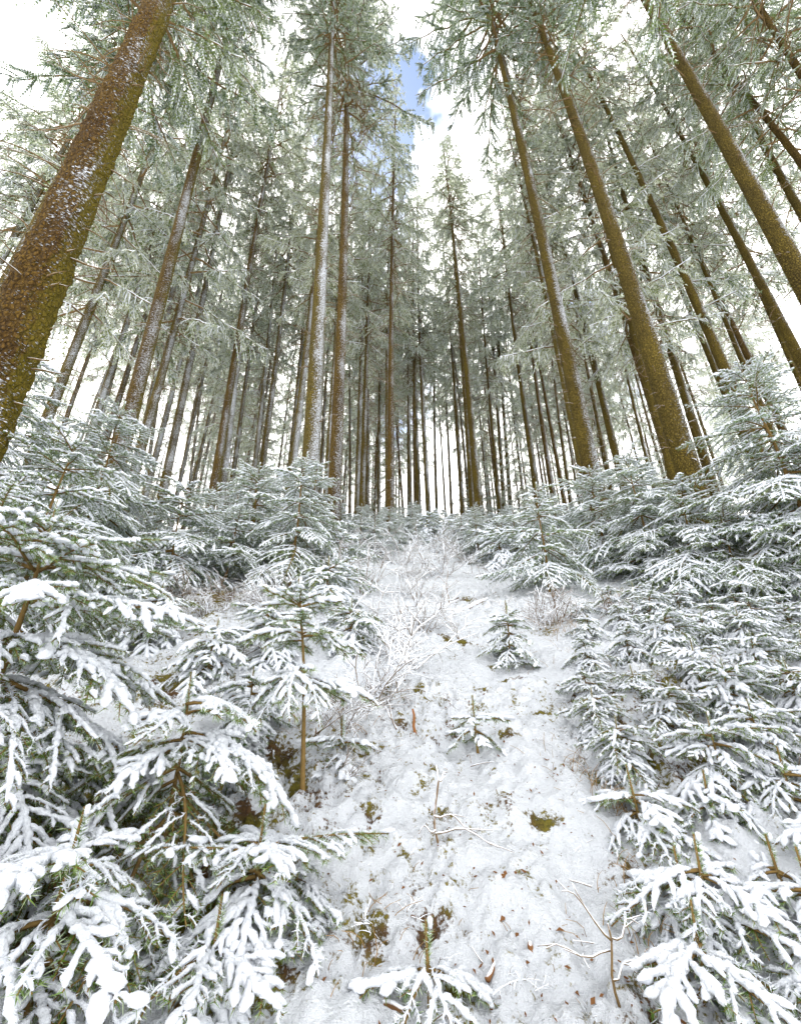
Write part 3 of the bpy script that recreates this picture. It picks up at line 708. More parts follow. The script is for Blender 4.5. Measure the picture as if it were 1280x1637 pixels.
# ax, ay, bx, by: two points on the trunk's axis in the photograph; w: its width there in px; D: girth diameter in m
B_, BS, BB, BN = M_BARK, M_BARK_SNOWY, M_BARK_BROWN, M_BARK_NEAR
TREES = [
 (255, 0, 42, 500, 108, .43, BN, 2, 'huge leaning brown spruce trunk speckled with snow at the left edge'),
 (345, 150, 192, 725, 34, .36, BB, 1, 'thick brown spruce trunk rising behind the left sapling thicket'),
 (535, 30, 497, 740, 33, .36, BS, 1, 'thick snow-plastered spruce trunk left of centre, left one of the close pair'),
 (560, 170, 533, 830, 26, .34, BB, 1, 'brown spruce trunk left of centre, right one of the close pair'),
 (790, 20, 944, 750, 32, .36, B_, 1, 'thick olive trunk just right of path with snow along its right edge'),
 (870, 0, 1092, 725, 46, .41, B_, 1, 'stoutest olive spruce trunk right of path, bare and mossy'),
 (1040, 0, 1275, 435, 42, .40, B_, 1, 'thick leaning olive trunk running out at the right edge with snowy right side'),
 (965, 120, 1145, 555, 20, .33, B_, 1, 'straight olive trunk between the stoutest trunk and the right edge trunk'),
 (1050, 110, 1270, 555, 21, .33, B_, 1, 'slim olive trunk crossing behind the thick leaning right edge trunk'),
 (910, 230, 1060, 705, 18, .32, BB, 1, 'slim trunk tight against the left side of the stoutest trunk'),
 (875, 270, 982, 720, 14, .31, B_, 1, 'slim trunk just right of the thick path-side trunk'),
 (725, 350, 768, 850, 15, .33, B_, 1, 'olive trunk at the head of the path, right stem of the fused pair'),
 (735, 500, 757, 850, 11, .30, B_, 0, 'olive trunk at the head of the path, left stem of the fused pair'),
 (430, 245, 340, 790, 17, .31, BB, 1, 'reddish lit trunk left of the close pair, left of two touching stems'),
 (395, 450, 354, 790, 14, .29, BS, 1, 'pale snow-dusted stem touching the reddish lit trunk'),
 (335, 425, 268, 750, 17, .31, B_, 1, 'grey olive trunk halfway between thick left trunk and reddish lit trunk'),
 (280, 450, 220, 745, 15, .30, BS, 0, 'grey trunk close beside the thick left trunk'),
 (150, 150, 15, 420, 14, .30, BS, 0, 'pale snow-crusted trunk seen just past the huge left trunk'),
 (100, 240, 5, 410, 15, .30, B_, 0, 'green-grey trunk leaning in at the far left edge'),
 (130, 530, 80, 665, 13, .29, B_, 0, 'grey trunk behind the tallest left thicket'),
 (195, 545, 172, 630, 9, .28, B_, 0, 'thin trunk peeping out left of the thick left trunk'),
 (442, 440, 410, 720, 9, .28, BS, 0, 'thin white-dusted trunk left of the close pair'),
 (458, 450, 425, 700, 11, .29, B_, 0, 'dark thin trunk just behind the white-dusted one'),
 (400, 550, 375, 740, 9, .28, B_, 0, 'thin trunk right of the two touching stems'),
 (482, 560, 465, 725, 8, .27, B_, 0, 'thin trunk immediately left of the snow-plastered trunk'),
 (525, 500, 513, 760, 7, .27, B_, 0, 'thin yellowish trunk showing in the gap of the close pair'),
 (560, 600, 559, 830, 6, .25, BB, 0, 'very thin trunk right of the close pair, first past the gap'),
 (590, 500, 586, 850, 9, .29, B_, 0, 'thin straight trunk, second right of the close pair'),
 (606, 560, 605, 825, 7, .27, B_, 0, 'thin trunk, third right of the close pair'),
 (617, 400, 621, 850, 13, .32, BS, 0, 'sturdy straight trunk at the picture centre with snowy right face'),
 (630, 620, 646, 843, 5, .24, BB, 0, 'very thin reddish trunk leaning at the centre'),
 (650, 560, 653, 835, 5, .25, B_, 0, 'very thin grey trunk right of the leaning reddish one'),
 (655, 430, 671, 850, 10, .30, B_, 0, 'dark straight trunk of the central pair, left one'),
 (664, 430, 686, 840, 10, .30, BS, 0, 'snow-sided straight trunk of the central pair, right one'),
 (690, 560, 698, 825, 6, .26, B_, 0, 'thin trunk right of the central pair'),
 (710, 560, 723, 850, 6, .26, B_, 0, 'thin trunk halfway between the central pair and the path-head trunks'),
 (718, 470, 741, 850, 9, .29, B_, 0, 'straight trunk just left of the fused pair at the path head'),
 (786, 520, 806, 818, 8, .28, B_, 0, 'thin twin trunk right of the path head, left twin'),
 (795, 520, 816, 815, 8, .28, B_, 0, 'thin twin trunk right of the path head, right twin'),
 (805, 425, 857, 785, 11, .30, B_, 0, 'slim olive trunk left of the thick path-side trunk'),
 (838, 480, 878, 760, 9, .29, BB, 0, 'slim reddish trunk close to the thick path-side trunk'),
 (878, 560, 907, 770, 7, .27, B_, 0, 'thin trunk half hidden by the thick path-side trunk'),
 (915, 470, 962, 710, 8, .28, B_, 0, 'thin trunk showing right of the thick path-side trunk'),
 (1110, 50, 1275, 340, 17, .31, B_, 1, 'slim trunk high in the upper right corner above the leaning one'),
 (1165, 80, 1280, 240, 15, .30, BB, 0, 'trunk crossing the upper right corner, second from the corner'),
 (1225, 55, 1280, 135, 16, .30, BB, 0, 'trunk nearest the upper right corner'),
 (1125, 415, 1190, 555, 13, .30, BB, 0, 'slim brown trunk behind the tall right sapling'),
 (1185, 400, 1255, 555, 14, .30, B_, 0, 'slim trunk behind the tall right sapling near the right edge'),
 (1210, 235, 1280, 365, 6, .20, BS, 0, 'very thin snow-white trunk near the right edge'),
 (1085, 450, 1155, 620, 13, .30, B_, 0, 'trunk just right of the stoutest trunk'),
 (318, 655, 302, 780, 6, .25, B_, 0, 'very thin yellowish trunk deep in the left wood, nearer the thick trunk'),
 (303, 690, 287, 775, 6, .25, B_, 0, 'very thin trunk deep in the left wood beside the yellowish one'),
 (258, 600, 236, 750, 8, .27, B_, 0, 'thin olive trunk hugging the grey trunk on the left'),
 (1000, 600, 1030, 720, 7, .27, B_, 0, 'thin trunk left of the stoutest trunk, deep in the wood'),
]
random.seed(3)
BASES = []
for i, (ax, ay, bx, by, w, D, mat, near, label) in enumerate(TREES):
    H = 31.0 + 3.0 * math.sin(i * 2.1)
    base, sl = solve_tree(ax, ay, bx, by, w, D, H)
    BASES.append(base)
    ca = H * ((0.62 if near else 0.45) + 0.05 * math.sin(i * 1.3))
    tall_spruce(label, base, sl, H, D, mat, 1000 + i, ca, near, group='tall spruces with trunks in view', cscale=1.45 if i in (3, 4, 11) else 1.15)
# the wood behind: trees seen mostly as crowns between the trunks
BACK = []; BACKO = []
rngf = np.random.default_rng(21); cnt = 0; tries = 0
while cnt < 108 and tries < 9000:
    tries += 1
    Y = rngf.uniform(13, 50); X = rngf.uniform(-0.95, 0.95) * (Y + 4) * (0.5 if tries % 2 else 1.0)
    if abs(X - path_x(Y)) < 1.6 and Y < 26: continue
    if any((X - b[0]) ** 2 + (Y - b[1]) ** 2 < 1.9 ** 2 for b in BASES): continue
    b = np.array(gpt(X, Y)); BASES.append(b)
    H = rngf.uniform(25, 33); BACK.append((X, Y, b[2])); side = 'left' if X < -4 else ('right' if X > 5 else 'middle')
    lab = {'left': 'background spruce of the left wood with frosted crown and thin trunk', 'right': 'background spruce of the right wood with frosted crown and thin trunk',
           'middle': 'background spruce behind the path head with frosted crown and thin trunk'}[side]
    BACKO.append(tall_spruce(lab, b, rngf.uniform(-0.015, 0.015), H, rngf.uniform(.22, .3), [B_, BS, BB][cnt % 3], 3000 + cnt, H * (rngf.uniform(.26, .5) if Y > 21 else rngf.uniform(.36, .5)), 0,
                group='background spruces of the ' + side + ' wood', dead=0.6))
    cnt += 1

def project(p):
    v = np.asarray(p) - CAM; dz = v[1] * CT + v[2] * ST; up = -v[1] * ST + v[2] * CT
    return 640 + F * v[0] / dz, 818.5 - F * up / dz
LMK = [(0, 'huge left edge trunk'), (1, 'thick brown left trunk'), (15, 'grey olive trunk'), (13, 'reddish lit trunk'), (2, 'snow-plastered trunk of the close pair'), (29, 'sturdy central trunk'), (11, 'fused trunks at the path head'),
       (4, 'thick path-side trunk'), (5, 'stoutest olive trunk'), (7, 'straight olive trunk at right'), (6, 'leaning right edge trunk')]
RANK = ['first', 'second', 'third', 'fourth', 'fifth', 'sixth', 'seventh', 'eighth', 'ninth', 'tenth', 'eleventh', 'twelfth', 'thirteenth', 'fourteenth', 'fifteenth', 'sixteenth', 'seventeenth', 'eighteenth', 'nineteenth', 'twentieth', 'twenty-first', 'twenty-second', 'twenty-third', 'twenty-fourth']
def rank_labels(objs, pts, hgt, text):
    bins = {}
    for o, p in zip(objs, pts):
        x, y = project((p[0], p[1], p[2] + hgt)); best = None
        for ti, nm in LMK:
            ax, ay, bx, by = TREES[ti][:4]; tx = bx + (ax - bx) * (y - by) / (ay - by)
            if best is None or abs(x - tx) < abs(best[0]): best = (x - tx, nm)
        bins.setdefault((best[1], best[0] > 0), []).append((abs(best[0]), o))
    for (nm, right), lst in bins.items():
        for k, (_, o) in enumerate(sorted(lst, key=lambda q: q[0])):
            o['label'] = '%s, %s %s of the %s' % (text, RANK[min(k, 23)], 'right' if right else 'left', nm)
rank_labels(BACKO, BACK, 6.0, 'frosted background spruce')
for i, (X, Y, lab) in enumerate(((-6.0, 4.9, 'spruce behind the huge left trunk with green boughs beside it'), (-7.4, 6.4, 'spruce farther behind the huge left trunk, seen as high boughs'),
        (4.9, 2.2, 'spruce beyond the right edge whose boughs fill the upper right corner'), (8.4, 12.2, 'spruce closing the bright gap right of the stoutest trunk, nearest one'), (10.6, 13.6, 'spruce closing the bright gap right of the stoutest trunk, rightmost one'), (7.0, 14.2, 'spruce closing the bright gap right of the stoutest trunk, farthest one'), (-10.4, 11.0, 'spruce closing the bright gap past the huge left trunk, nearer one'), (-8.6, 12.8, 'spruce closing the bright gap past the huge left trunk, farther one'))):
    tall_spruce(lab, gpt(X, Y), 0.0, 31.0, .32, B_, 7000 + i, (14.0 if Y < 9 else 8.0), 0, group='spruces seen mostly as boughs', cscale=1.25)
# half-grown spruces beyond the crest, snowy down to the ground
YNG, YNGP = [], []
for i in range(26):
    for _ in range(40):
        Y = rngf.uniform(22, 36); X = rngf.uniform(-0.75, 0.75) * Y
        if all((X - b[0]) ** 2 + (Y - b[1]) ** 2 > 1.0 for b in BASES): break
    BASES.append(np.array(gpt(X, Y))); YNGP.append(gpt(X, Y))
    H = rngf.uniform(4.5, 9.0)
    YNG.append(tall_spruce('half-grown spruce', gpt(X, Y), 0.0, H, .12, B_, 8000 + i, 0.5, 0, group='half-grown spruces beyond the crest', cscale=1.5))
rank_labels(YNG, YNGP, 3.0, 'half-grown snowy spruce on the crest')
# ------------------------------------------------------------------ saplings
# left foreground, big ones with each branch built
def sap_top(px_top, py_top, Y):       # ground base and height of a sapling whose tip is seen there at distance Y
    p = at_y(px_top, py_top, Y); b = gpt(p[0], p[1]); return b, float(p[2] - b[2])
b, h = sap_top(95, 800, 1.65)
sapling('spruce_sapling', 'biggest snow-laden young spruce filling the lower left corner', b, h, 1.05, 11, whorl=0.14, per=7, clear=0.2, light_below=0.36, low=-30, r0=0.02, lean=0.004, power=0.62, group='large young spruces beside the path')
b, h = sap_top(310, 1075, 1.85)
sapling('spruce_sapling', 'drooping snowy young spruce between biggest left one and the path', b, h, 0.72, 12, whorl=0.14, per=6, clear=0.10, light_below=0.5, low=-34, group='large young spruces beside the path')
b, h = sap_top(130, 1290, 1.42)
sapling('spruce_sapling', 'low spreading young spruce at the bottom edge under the biggest left one', b, h, 0.58, 15, whorl=0.12, per=7, clear=0.05, light_below=0.3, low=-22, lean=.01, group='large young spruces beside the path')
sapling('spruce_sapling', 'low spreading young spruce reaching into the path from the left', gpx(405, 1500, -.03), 0.36, 0.46, 18, whorl=0.10, per=7, clear=0.05, light_below=0.2, low=-20, power=0.5, group='large young spruces beside the path')
sapling('spruce_sapling', 'small spreading young spruce at the bottom edge left of the path', gpx(330, 1615, -.03), 0.26, 0.36, 19, whorl=0.09, per=7, clear=0.04, light_below=0.2, low=-18, power=0.5, group='large young spruces beside the path')
b = gpx(487, 1298); tp = at_y(478, 925, b[1]); h = float(tp[2] - b[2])
sapling('spruce_sapling', 'slender tiered young spruce with bare lower stem left of path', b, h, 0.46, 13, whorl=0.19, per=8, clear=0.34, low=-24, lean=0.004, tip=(float(tp[0] - b[0]), 0), r0=0.012, group='large young spruces beside the path')

S_PROTO = [sapling_proto(0.55, 0.5, 500 + i, MIDS, 0.10, 7, 0.03, low=-26, top_up=34, power=0.45) for i in range(3)]
T_PROTO = [sapling_proto(2.2, 1.0, 520 + i, MID, 0.22, 6, 0.12, low=-20) for i in range(2)]

BIG = [  # tip px, distance, radius, label
 (60, 560, 4.2, 1.15, 'tall young spruce in the left thicket leaning behind the huge trunk'),
 (200, 640, 5.2, 1.25, 'broad young spruce in the left thicket before the thick trunk'),
 (120, 690, 3.4, 0.95, 'dense young spruce in the left thicket right above the lower left giant'),
 (300, 770, 5.8, 1.1, 'spreading young spruce in the left thicket under the grey trunks'),
 (485, 725, 6.2, 0.9, 'young spruce standing before the snow-plastered trunk'),
 (420, 740, 7.0, 1.1, 'young spruce behind the left twiggy bank'),
 (380, 815, 6.2, 1.0, 'low wide young spruce above the dark hollow left of the path'),
 (545, 850, 6.6, 0.9, 'young spruce at the foot of the brown trunk'),
 (855, 770, 6.0, 0.85, 'free-standing cone-shaped young spruce on the right path edge'),
 (1000, 720, 6.3, 1.2, 'young spruce in the right thicket before the stoutest trunk'),
 (940, 745, 7.2, 1.1, 'young spruce under the thick path-side trunk'),
 (1185, 565, 4.9, 1.3, 'tallest young spruce of the right thicket at the right edge'),
 (1075, 760, 5.8, 1.25, 'spreading young spruce in the middle of the right thicket'),
 (1270, 700, 4.8, 1.2, 'young spruce cut off by the right edge'),
 (1140, 800, 5.3, 1.05, 'lower young spruce below the tallest right one'),
 (20, 760, 3.0, 0.8, 'young spruce cut off by the left edge under the huge trunk'),
]
for i, (px, py, Y, R, label) in enumerate(BIG):
    b, h = sap_top(px, py, Y)
    sapling('spruce_sapling', label, b, h, R * 1.28, 60 + i, lib=MID, whorl=0.25, per=6, clear=0.14, low=-20, group='tall young spruces of the thickets')
# small plantation right of the path: rows by distance
rngs = np.random.default_rng(5)
ORD = ['first', 'second', 'third', 'fourth', 'fifth', 'sixth', 'seventh', 'eighth', 'ninth', 'tenth']
rows = [(1075, 1625, 4), (1085, 1530, 5), (1040, 1440, 6), (995, 1355, 7), (965, 1275, 8), (945, 1195, 8), (925, 1125, 9), (915, 1070, 9), (905, 1025, 10), (900, 990, 10)]
for r, (px, py, n) in enumerate(rows):
    q = ground_hit(px, py); x, Y = q[0] + rngs.uniform(0, 0.16), q[1]
    for c in range(n):
        yy = Y + rngs.uniform(-0.1, 0.1) * (0.6 + 0.2 * r); h = (rngs.uniform(0.22, 0.36) + 0.012 * c) * (0.84 if r < 3 else 1.0)
        lab = 'low snowy spruce right of path, %s row from the bottom, %s from the path' % (ORD[r], ORD[c])
        p = gpt(x, yy, -0.03)
        if r < 4 and c < 4:
            sapling('spruce_seedling', lab, p, h * 0.95, h * 1.15, 200 + r * 10 + c, whorl=0.10, per=6, clear=0.04, low=-16, top_up=26, power=0.45, group='low spruce saplings right of the path')
        else:
            place_sapling('spruce_seedling', lab, S_PROTO[rngs.integers(3)], p, h * 1.1, rngs.uniform(0, 6.28), 'low spruce saplings right of the path', (rngs.uniform(-.08, .08), rngs.uniform(-.08, .08)))
        x += rngs.uniform(0.25, 0.38) * (0.85 + 0.05 * r)
# single small ones
for px, py, h, R, label, sd_ in ((815, 1066, .55, .30, 'small dense spruce sapling standing alone on the right path edge', 31),
                            (765, 1205, .30, .20, 'tiny spruce seedling in the middle of the path', 32),
                            (690, 1625, .21, .24, 'small snow-heaped spruce seedling at the bottom edge', 33),
                            (545, 1235, .26, .22, 'tiny snow-buried spruce right of the slender tiered one', 34)):
    sapling('spruce_seedling', label, gpx(px, py, -0.02), h, R, sd_, whorl=0.10, per=6, clear=0.04, low=-12, group='single spruce seedlings')
for i, (px, py, h, label) in enumerate(((235, 1040, .6, 'bushy low spruce behind the biggest left spruce'), (330, 1090, .45, 'bushy low spruce left of the tiered spruce'), (425, 1065, .5, 'bushy low spruce just behind the tiered spruce'),
        (560, 1050, .5, 'bushy low spruce among the frosted shrubs left of path'), (170, 1010, .7, 'bushy low spruce below the left thicket'), (395, 1190, .4, 'bushy low spruce at the foot of the tiered spruce, left'), (520, 980, .7, 'bushy low spruce below the young spruce by the brown trunk'),
        (470, 1480, .22, 'snow-heaped low spruce bush at the left path border'))):
    place_sapling('spruce_seedling', label, S_PROTO[i % 3], gpx(px, py, -0.03), h, i * 1.3, 'bushy low spruces left of the path')
# frosted undergrowth higher up the slope
rngu = np.random.default_rng(9)
UPT, UPO = [], []
for i in range(70):
    Y = rngu.uniform(8.5, 21); X = path_x(Y) - 0.3 + rngu.uniform(-0.5, 0.5) * (Y * (0.9 if i % 2 else 0.4))
    if Y < 10.5 and abs(X - path_x(Y)) < 0.7: X += 1.4 * (1 if X > path_x(Y) else -1)
    h = rngu.uniform(0.7, 1.5)
    pr = S_PROTO[rngu.integers(3)] if h < 1.1 else T_PROTO[rngu.integers(2)]
    UPT.append(gpt(X, Y)); UPO.append(place_sapling('spruce_sapling', 'frosted low spruce on the upper slope', pr, gpt(X, Y, -0.05), h, rngu.uniform(0, 6.28), 'undergrowth on the upper slope'))
rank_labels(UPO, UPT, 0.5, 'low frosted slope spruce')
DPT, DPO = [], []
for i in range(26):
    sgn = -1 if i % 2 else 1
    Y = rngu.uniform(6.5, 15); X = path_x(Y) + sgn * rngu.uniform(2.2, 1.0 * Y)
    DPT.append(gpt(X, Y)); DPO.append(place_sapling('spruce_sapling', 'young spruce deep in the %s thicket behind the front ones' % ('left' if sgn < 0 else 'right'), T_PROTO[rngu.integers(2)], gpt(X, Y, -0.05), rngu.uniform(1.3, 2.4), rngu.uniform(0, 6.28),
                  'young spruces deep in the ' + ('left' if sgn < 0 else 'right') + ' thicket'))

rank_labels(DPO, DPT, 1.2, 'half-hidden thicket spruce')
# ------------------------------------------------------------------ bare shrubs, twigs, sticks
def shrub_mesh(h, nst, seed, spread=0.5, sub=3, r=0.006, mat=None):
    rng = np.random.default_rng(seed); G = Geo()
    def grow(p, d, l, rad, lev):
        n = 6; u = np.linspace(0, 1, n)[:, None]
        bend = rng.normal(size=3) * 0.22; bend[2] = abs(bend[2]) * 0.4 - 0.25
        P = p + d * l * u + bend * l * u ** 2
        tube(G, P, np.linspace(rad, rad * 0.45, n), 5 if lev == 0 else 4, 0)
        if lev >= sub: return
        for j in range(rng.integers(4, 7) if lev else rng.integers(6, 10)):
            v = rng.uniform(0.2, 1.0); q = P[min(n - 1, int(v * (n - 1)))]
            nd_ = d * 0.7 + rng.normal(size=3) * 0.55; nd_[2] += 0.1; nd_ /= np.linalg.norm(nd_)
            grow(q, nd_, l * rng.uniform(0.3, 0.55), rad * 0.6, lev + 1)
    for i in range(nst):
        a = rng.uniform(0, 6.28); sp = spread * rng.uniform(0.2, 1)
        d = np.array([math.cos(a) * sp, math.sin(a) * sp, 1.0]); d /= np.linalg.norm(d)
        grow(np.array([math.cos(a) * .04, math.sin(a) * .04, -0.05]), d, h * rng.uniform(0.6, 1.0), r, 0)
    return G.mesh('bare_shrub', [mat or M_TWIG_WHITE])
SHR = [shrub_mesh(0.75, 9, 70, 0.9, 2, 0.009), shrub_mesh(0.6, 9, 71, 1.2, 2, 0.008), shrub_mesh(0.9, 8, 72, 0.8, 2, 0.009)]
for i, (px, py, s, label) in enumerate(((640, 1075, 1.0, 'frost-white leafless shrub on the left path edge, nearest large one'), (610, 1010, 1.15, 'frost-white leafless shrub behind the nearest one left of path'), (675, 1010, .9, 'frost-white leafless shrub leaning over the path from the left'),
        (600, 1120, .8, 'low frosted twiggy shrub beside the rusty stake'), (660, 960, 1.1, 'frosted leafless shrub where the path narrows, left side'), (575, 955, 1.2, 'frosted leafless shrub at the foot of the left bank'),
        (700, 925, 1.2, 'frosted leafless shrub across the head of the path'), (330, 985, .9, 'frosted leafless shrub in front of the dark hollow'), (440, 985, .9, 'frosted leafless shrub above the slender tiered spruce'),
        (870, 1005, .8, 'frosted brown shrub under the cone-shaped spruce'), (545, 1165, .6, 'thin frosted shrub right of the tiered spruce'), (640, 905, 1.4, 'frosted leafless shrub high on the slope at centre'), (745, 900, 1.3, 'frosted leafless shrub before the fused trunks'), (600, 890, 1.5, 'frosted leafless shrub under the thin central trunks'), (690, 885, 1.6, 'frosted leafless shrub below the central pair of trunks'), (560, 905, 1.4, 'frosted leafless shrub below the brown trunk'), (800, 930, 1.0, 'frosted leafless shrub left of the cone-shaped spruce'), (650, 930, 1.0, 'low frosted shrub in the dip of the upper path'))):
    o = link('bare_shrub', SHR[i % 3], None, gpx(px, py, -0.02), (0, 0, i * 1.7), s); tag(o, label, 'shrub', 'frosted leafless shrubs')

TW = [shrub_mesh(0.5, 9, 90, 1.4, 2, 0.005, M_TWIG), shrub_mesh(0.4, 8, 91, 1.6, 2, 0.005, M_TWIG), shrub_mesh(0.20, 4, 92, 1.5, 2, 0.0034, M_TWIG_WHITE), shrub_mesh(0.16, 4, 93, 1.6, 2, 0.003, M_TWIG_WHITE)]
for i, (px, py, s, k, label) in enumerate(((300, 965, 1.3, 0, 'heap of brown dead twigs in the dark hollow, left part'), (385, 965, 1.3, 1, 'heap of brown dead twigs in the dark hollow, middle part'), (455, 950, 1.2, 0, 'heap of brown dead twigs in the dark hollow, right part'),
        (250, 1020, 1.0, 1, 'low brown twiggy brush behind the biggest left spruce'), (350, 1060, .9, 0, 'low brown twiggy brush left of the tiered spruce, upper one'), (400, 1130, .8, 1, 'low brown twiggy brush left of the tiered spruce, lower one'),
        (560, 1130, .8, 0, 'reddish thin twigs right of the tiered spruce'), (530, 1240, .6, 1, 'low tangle of thin twigs at the foot of the tiered spruce'), (890, 995, 1.2, 0, 'brown brush at the foot of the right thicket near path'), (1000, 985, 1.0, 1, 'brown brush at the foot of the right thicket, farther right'),
        (620, 1440, 1.0, 2, 'tangle of snow-coated dead twigs on the left path edge'), (590, 1400, 1.1, 3, 'upper tangle of snow-coated dead twigs on the left path edge'), (668, 1520, .9, 3, 'second snowy dead twig tangle above the mossy patch'), (880, 1620, .9, 2, 'leafless snow-coated twigs left of the forked one'),
        (560, 1330, .8, 3, 'small snowy twigs at the left border of the path'), (905, 1240, .8, 2, 'small snowy twigs at the right border of the path'), (850, 1180, .7, 3, 'small snowy twigs right of the path seedling'), (940, 1120, .9, 2, 'small snowy twigs before the right hand saplings'))):
    o = link('dead_brush', TW[k], None, gpx(px, py, -0.02), (0, 0, i * 2.3), s); tag(o, label, 'twigs', 'heaps of dead twigs')

def twig_tree(label, px, py, h, branches, mat, r=0.006, lean=(0, 0)):
    b = gpx(px, py, -0.02); G = Geo(); n = 8; u = np.linspace(0, 1, n)[:, None]
    P = np.array([0, 0, -0.03]) + np.array([lean[0], lean[1], 1.0]) * h * u + 0.03 * h * np.sin(u * 9) * np.array([1, .3, 0])
    tube(G, P, np.linspace(r, r * 0.5, n), 6, 0, jit=.1)
    for (f, dx, dy, dz, l) in branches:
        q = P[int(f * (n - 1))]; d = np.array([dx, dy, dz]); v = np.linspace(0, 1, 7)[:, None]
        Q = q + d * l * v - np.array([0, 0, .18 * l]) * v ** 2 + 0.01 * np.sin(v * 7 + dx * 5) * np.array([0, 1, 1])
        tube(G, Q, np.linspace(r * 0.7, r * 0.3, 7), 5, 0)
        for e in (3, 5):
            s_ = np.linspace(0, 1, 4)[:, None]; dd = d + np.array([0.3, -0.4 + .2 * e, 0.5 - .2 * e])
            tube(G, Q[e] + dd * l * 0.35 * s_, np.linspace(r * 0.4, r * 0.25, 4), 4, 0)
    o = link('bare_twig', G.mesh('bare_twig', [mat]), None, b); tag(o, label, 'twig'); return o
twig_tree('thin leafless sapling with moss at its foot in mid path', 700, 1382, 0.36, ((.55, .9, -.2, .05, .24), (.6, .8, .3, -.15, .16), (.35, .5, -.5, -.4, .18), (.95, .45, 0, .5, .06), (.5, -.6, .2, .1, .1)), M_TWIG, 0.0055)
twig_tree('forked leafless twig loaded with snow near the bottom right', 992, 1632, 0.24, ((.95, .55, 0, .45, .14), (.95, -.6, 0, .75, .2), (.8, -.9, -.2, .3, .2), (.7, .8, .2, .2, .1)), M_DEAD, 0.0045)
twig_tree('upright rusty brown stake beside the path', 668, 1182, 0.20, (), M_RUST, 0.011, (-0.15, 0))
twig_tree('short slanting brown stick left of the rusty stake', 640, 1172, 0.22, ((.7, -.5, 0, .7, .1),), M_TWIG, 0.006, (-0.35, 0))
twig_tree('tall thin leafless rod at the head of the path', 716, 965, 0.55, ((.5, .5, 0, .6, .3), (.7, -.5, 0, .6, .25)), M_TWIG, 0.007)
twig_tree('long reddish leafless twig arching right of the tiered spruce', 500, 1215, 0.2, ((.9, .9, -.1, .55, .38), (.7, .95, .1, .1, .4), (.8, .6, .3, .9, .34)), M_DEAD, 0.005)

def log_piece(label, px, py, l, r, az, pitch, mat, snow=True):
    b = gpx(px, py, r * 0.5); rng = np.random.default_rng(int(px * 7 + py)); G = Geo()
    s = np.linspace(-0.5, 0.5, 9); P = np.stack([l * s, 0.02 * l * np.sin(s * 5), 0.02 * l * np.cos(s * 4)], -1)
    tube(G, P, r * (1 + 0.15 * np.sin(s * 9) - 0.3 * np.abs(s)), 9, 0, jit=0.12, rng=rng)
    t = thing('fallen_branch', label, 'branch', b); t.rotation_euler = (0, -pitch, az)
    link('wood', G.mesh('wood', [mat]), t)
    if snow:
        S = Geo(); q = P[1:7] + np.array([0, 0, r * 0.75]); tube(S, q, r * np.array([.3, .7, .8, .75, .6, .25]), 8, 0, 0, 0.6, .15, rng); link('snow', S.mesh('snow', [M_SNOW]), t)
log_piece('broken reddish brown branch piece lying in the path near the bottom', 792, 1545, 0.12, 0.008, 0.95, 0.2, M_RUST_TWIG, False)
log_piece('dark brown branch stump poking from snow at bottom left of the path', 612, 1612, 0.12, 0.010, -0.5, 0.05, M_WOOD_TWIG, False)
log_piece('small dark broken stick standing in the snow of the path', 815, 1465, 0.07, 0.005, 0.6, 0.6, M_WOOD_TWIG, False)
log_piece('tiny pointed orange-brown wood chip in the path', 848, 1520, 0.03, 0.008, 1.3, 0.9, M_RUST_TWIG, False)
log_piece('long dark fallen branch slanting across the path head', 770, 968, 1.5, 0.03, 0.8, 0.35, M_TWIG)
log_piece('snow-topped fallen branch lying left of the path', 395, 1022, 0.8, 0.02, 0.15, 0.05, M_TWIG)
log_piece('short brown stick on the right of the path', 866, 1315, 0.08, 0.005, 0.9, 0.3, M_RUST_TWIG, False)

# countless little fallen twigs and dry grass
rngd = np.random.default_rng(17); G = Geo()
for i in range(420):
    Y = 1.3 + 7 * rngd.uniform() ** 1.6; X = path_x(Y) + rngd.normal() * (0.5 + 0.16 * Y)
    z = float(ground_z(X, Y)); l = rngd.uniform(0.03, 0.16); a = rngd.uniform(0, 6.28); t = rngd.uniform(-0.1, 0.7)
    d = np.array([math.cos(a) * math.cos(t), math.sin(a) * math.cos(t), math.sin(t)])
    u = np.linspace(0, 1, 5)[:, None]
    P = np.array([X, Y, z - 0.01]) + d * l * u + rngd.normal(size=3) * 0.15 * l * u ** 2
    tube(G, P, np.linspace(0.0028, 0.0012, 5) * rngd.uniform(.7, 1.5), 4, 0)
tag(link('fallen_twigs', G.mesh('fallen_twigs', [M_TWIG])), 'small fallen twigs scattered over the snowy path', kind='stuff')
G = Geo()
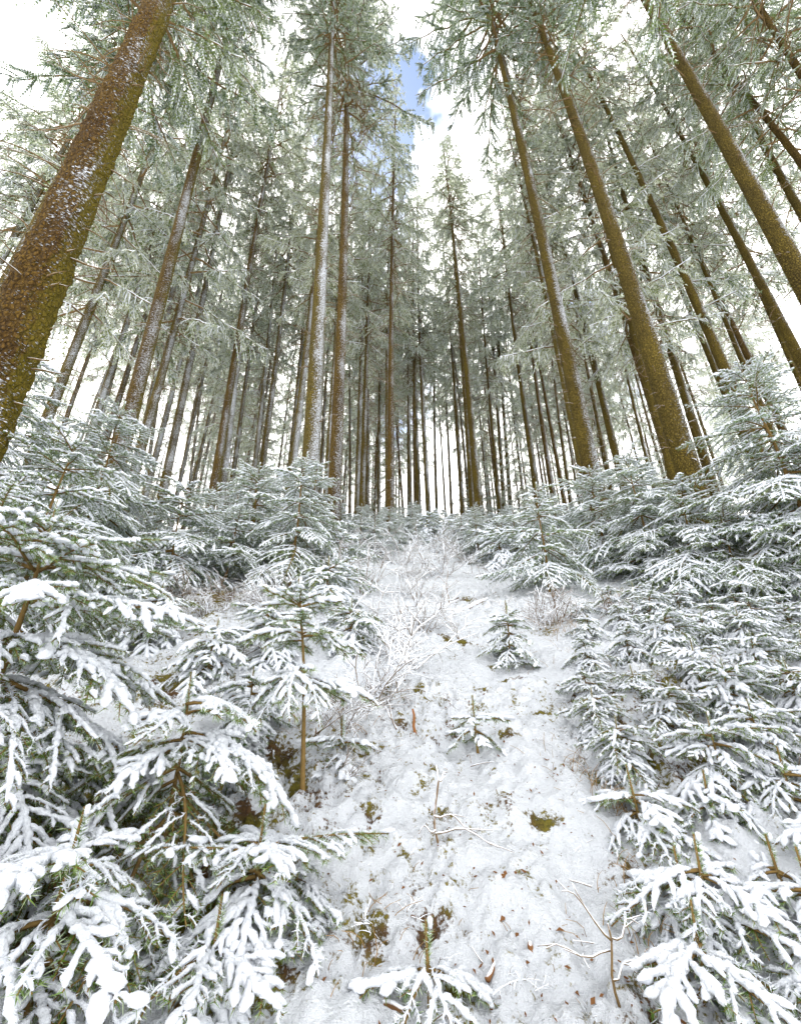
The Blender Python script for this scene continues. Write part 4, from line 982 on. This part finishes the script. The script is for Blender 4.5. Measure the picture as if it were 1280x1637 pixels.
for px, py, n, hh in ((960, 1290, 60, .16), (905, 1230, 40, .14), (560, 1180, 40, .16), (620, 1225, 40, .12), (830, 1060, 40, .12), (900, 1010, 60, .25), (1150, 1080, 50, .2), (1000, 960, 60, .25), (1250, 1110, 50, .2), (930, 1060, 50, .15), (520, 1170, 50, .2), (600, 1480, 50, .12), (1060, 1530, 40, .1), (340, 970, 80, .3), (1080, 1420, 40, .12)):
    c = ground_hit(px, py)
    for j in range(n):
        x = c[0] + rngd.normal() * 0.05 * (1 + c[1] * .3); y = c[1] + rngd.normal() * 0.06 * (1 + c[1] * .3)
        z = float(ground_z(x, y)); l = hh * rngd.uniform(0.5, 1.2); a = rngd.uniform(0, 6.28)
        u = np.linspace(0, 1, 5)[:, None]; d = np.array([math.cos(a), math.sin(a), 0])
        P = np.array([x, y, z - .02]) + np.array([0, 0, 1.0]) * l * u * (1 - .35 * u) + d * l * rngd.uniform(.2, .8) * u ** 2
        tube(G, P, np.linspace(0.0018, 0.0007, 5), 3, 0)
for i in range(300):
    y = 1.4 + 6 * rngd.uniform() ** 1.5; x = path_x(y) + rngd.normal() * (0.35 + 0.1 * y); z = float(ground_z(x, y)); l = rngd.uniform(.03, .09); a = rngd.uniform(0, 6.28)
    u = np.linspace(0, 1, 4)[:, None]; P = np.array([x, y, z - .01]) + np.array([0, 0, 1.0]) * l * u * (1 - .4 * u) + np.array([math.cos(a), math.sin(a), 0]) * l * rngd.uniform(.3, 1.0) * u ** 2
    tube(G, P, np.linspace(0.0014, 0.0006, 4), 3, 0)
tag(link('dry_grass', G.mesh('dry_grass', [M_GRASS])), 'tufts of dry brown grass sticking out of the snow', kind='stuff')

# brown leaves and bark flakes half buried in the path
G = Geo()
for i in range(680):
    Y = 1.25 + 5.5 * rngd.uniform() ** 1.8; X = path_x(Y) + rngd.normal() * (0.22 + 0.07 * Y)
    z = float(np.interp(X, gx, GZ[min(len(gy) - 1, int(np.searchsorted(gy, Y)))]))
    l = rngd.uniform(0.003, 0.010) * (1 if rngd.uniform() < .9 else 1.5); a = rngd.uniform(0, 6.28); w = l * rngd.uniform(0.35, 0.7)
    c, n_ = math.cos(a), math.sin(a); t = rngd.uniform(-0.5, 0.7)
    V = [(-l, 0, -.2 * l), (0, w, .1 * l), (l, 0, l * t), (0, -w, .1 * l), (0, 0, -.15 * l)]
    V = np.array([(X + x * c - y * n_, Y + x * n_ + y * c, z + 0.004 + zz + 0.47 * (x * n_ + y * c)) for x, y, zz in V])
    G.add(V, [(0, 4, 1), (1, 4, 2), (2, 4, 3), (3, 4, 0)])
tag(link('leaf_litter', G.mesh('leaf_litter', [M_LITTER])), 'small brown leaves and bark flakes showing on the snowy path', kind='stuff')
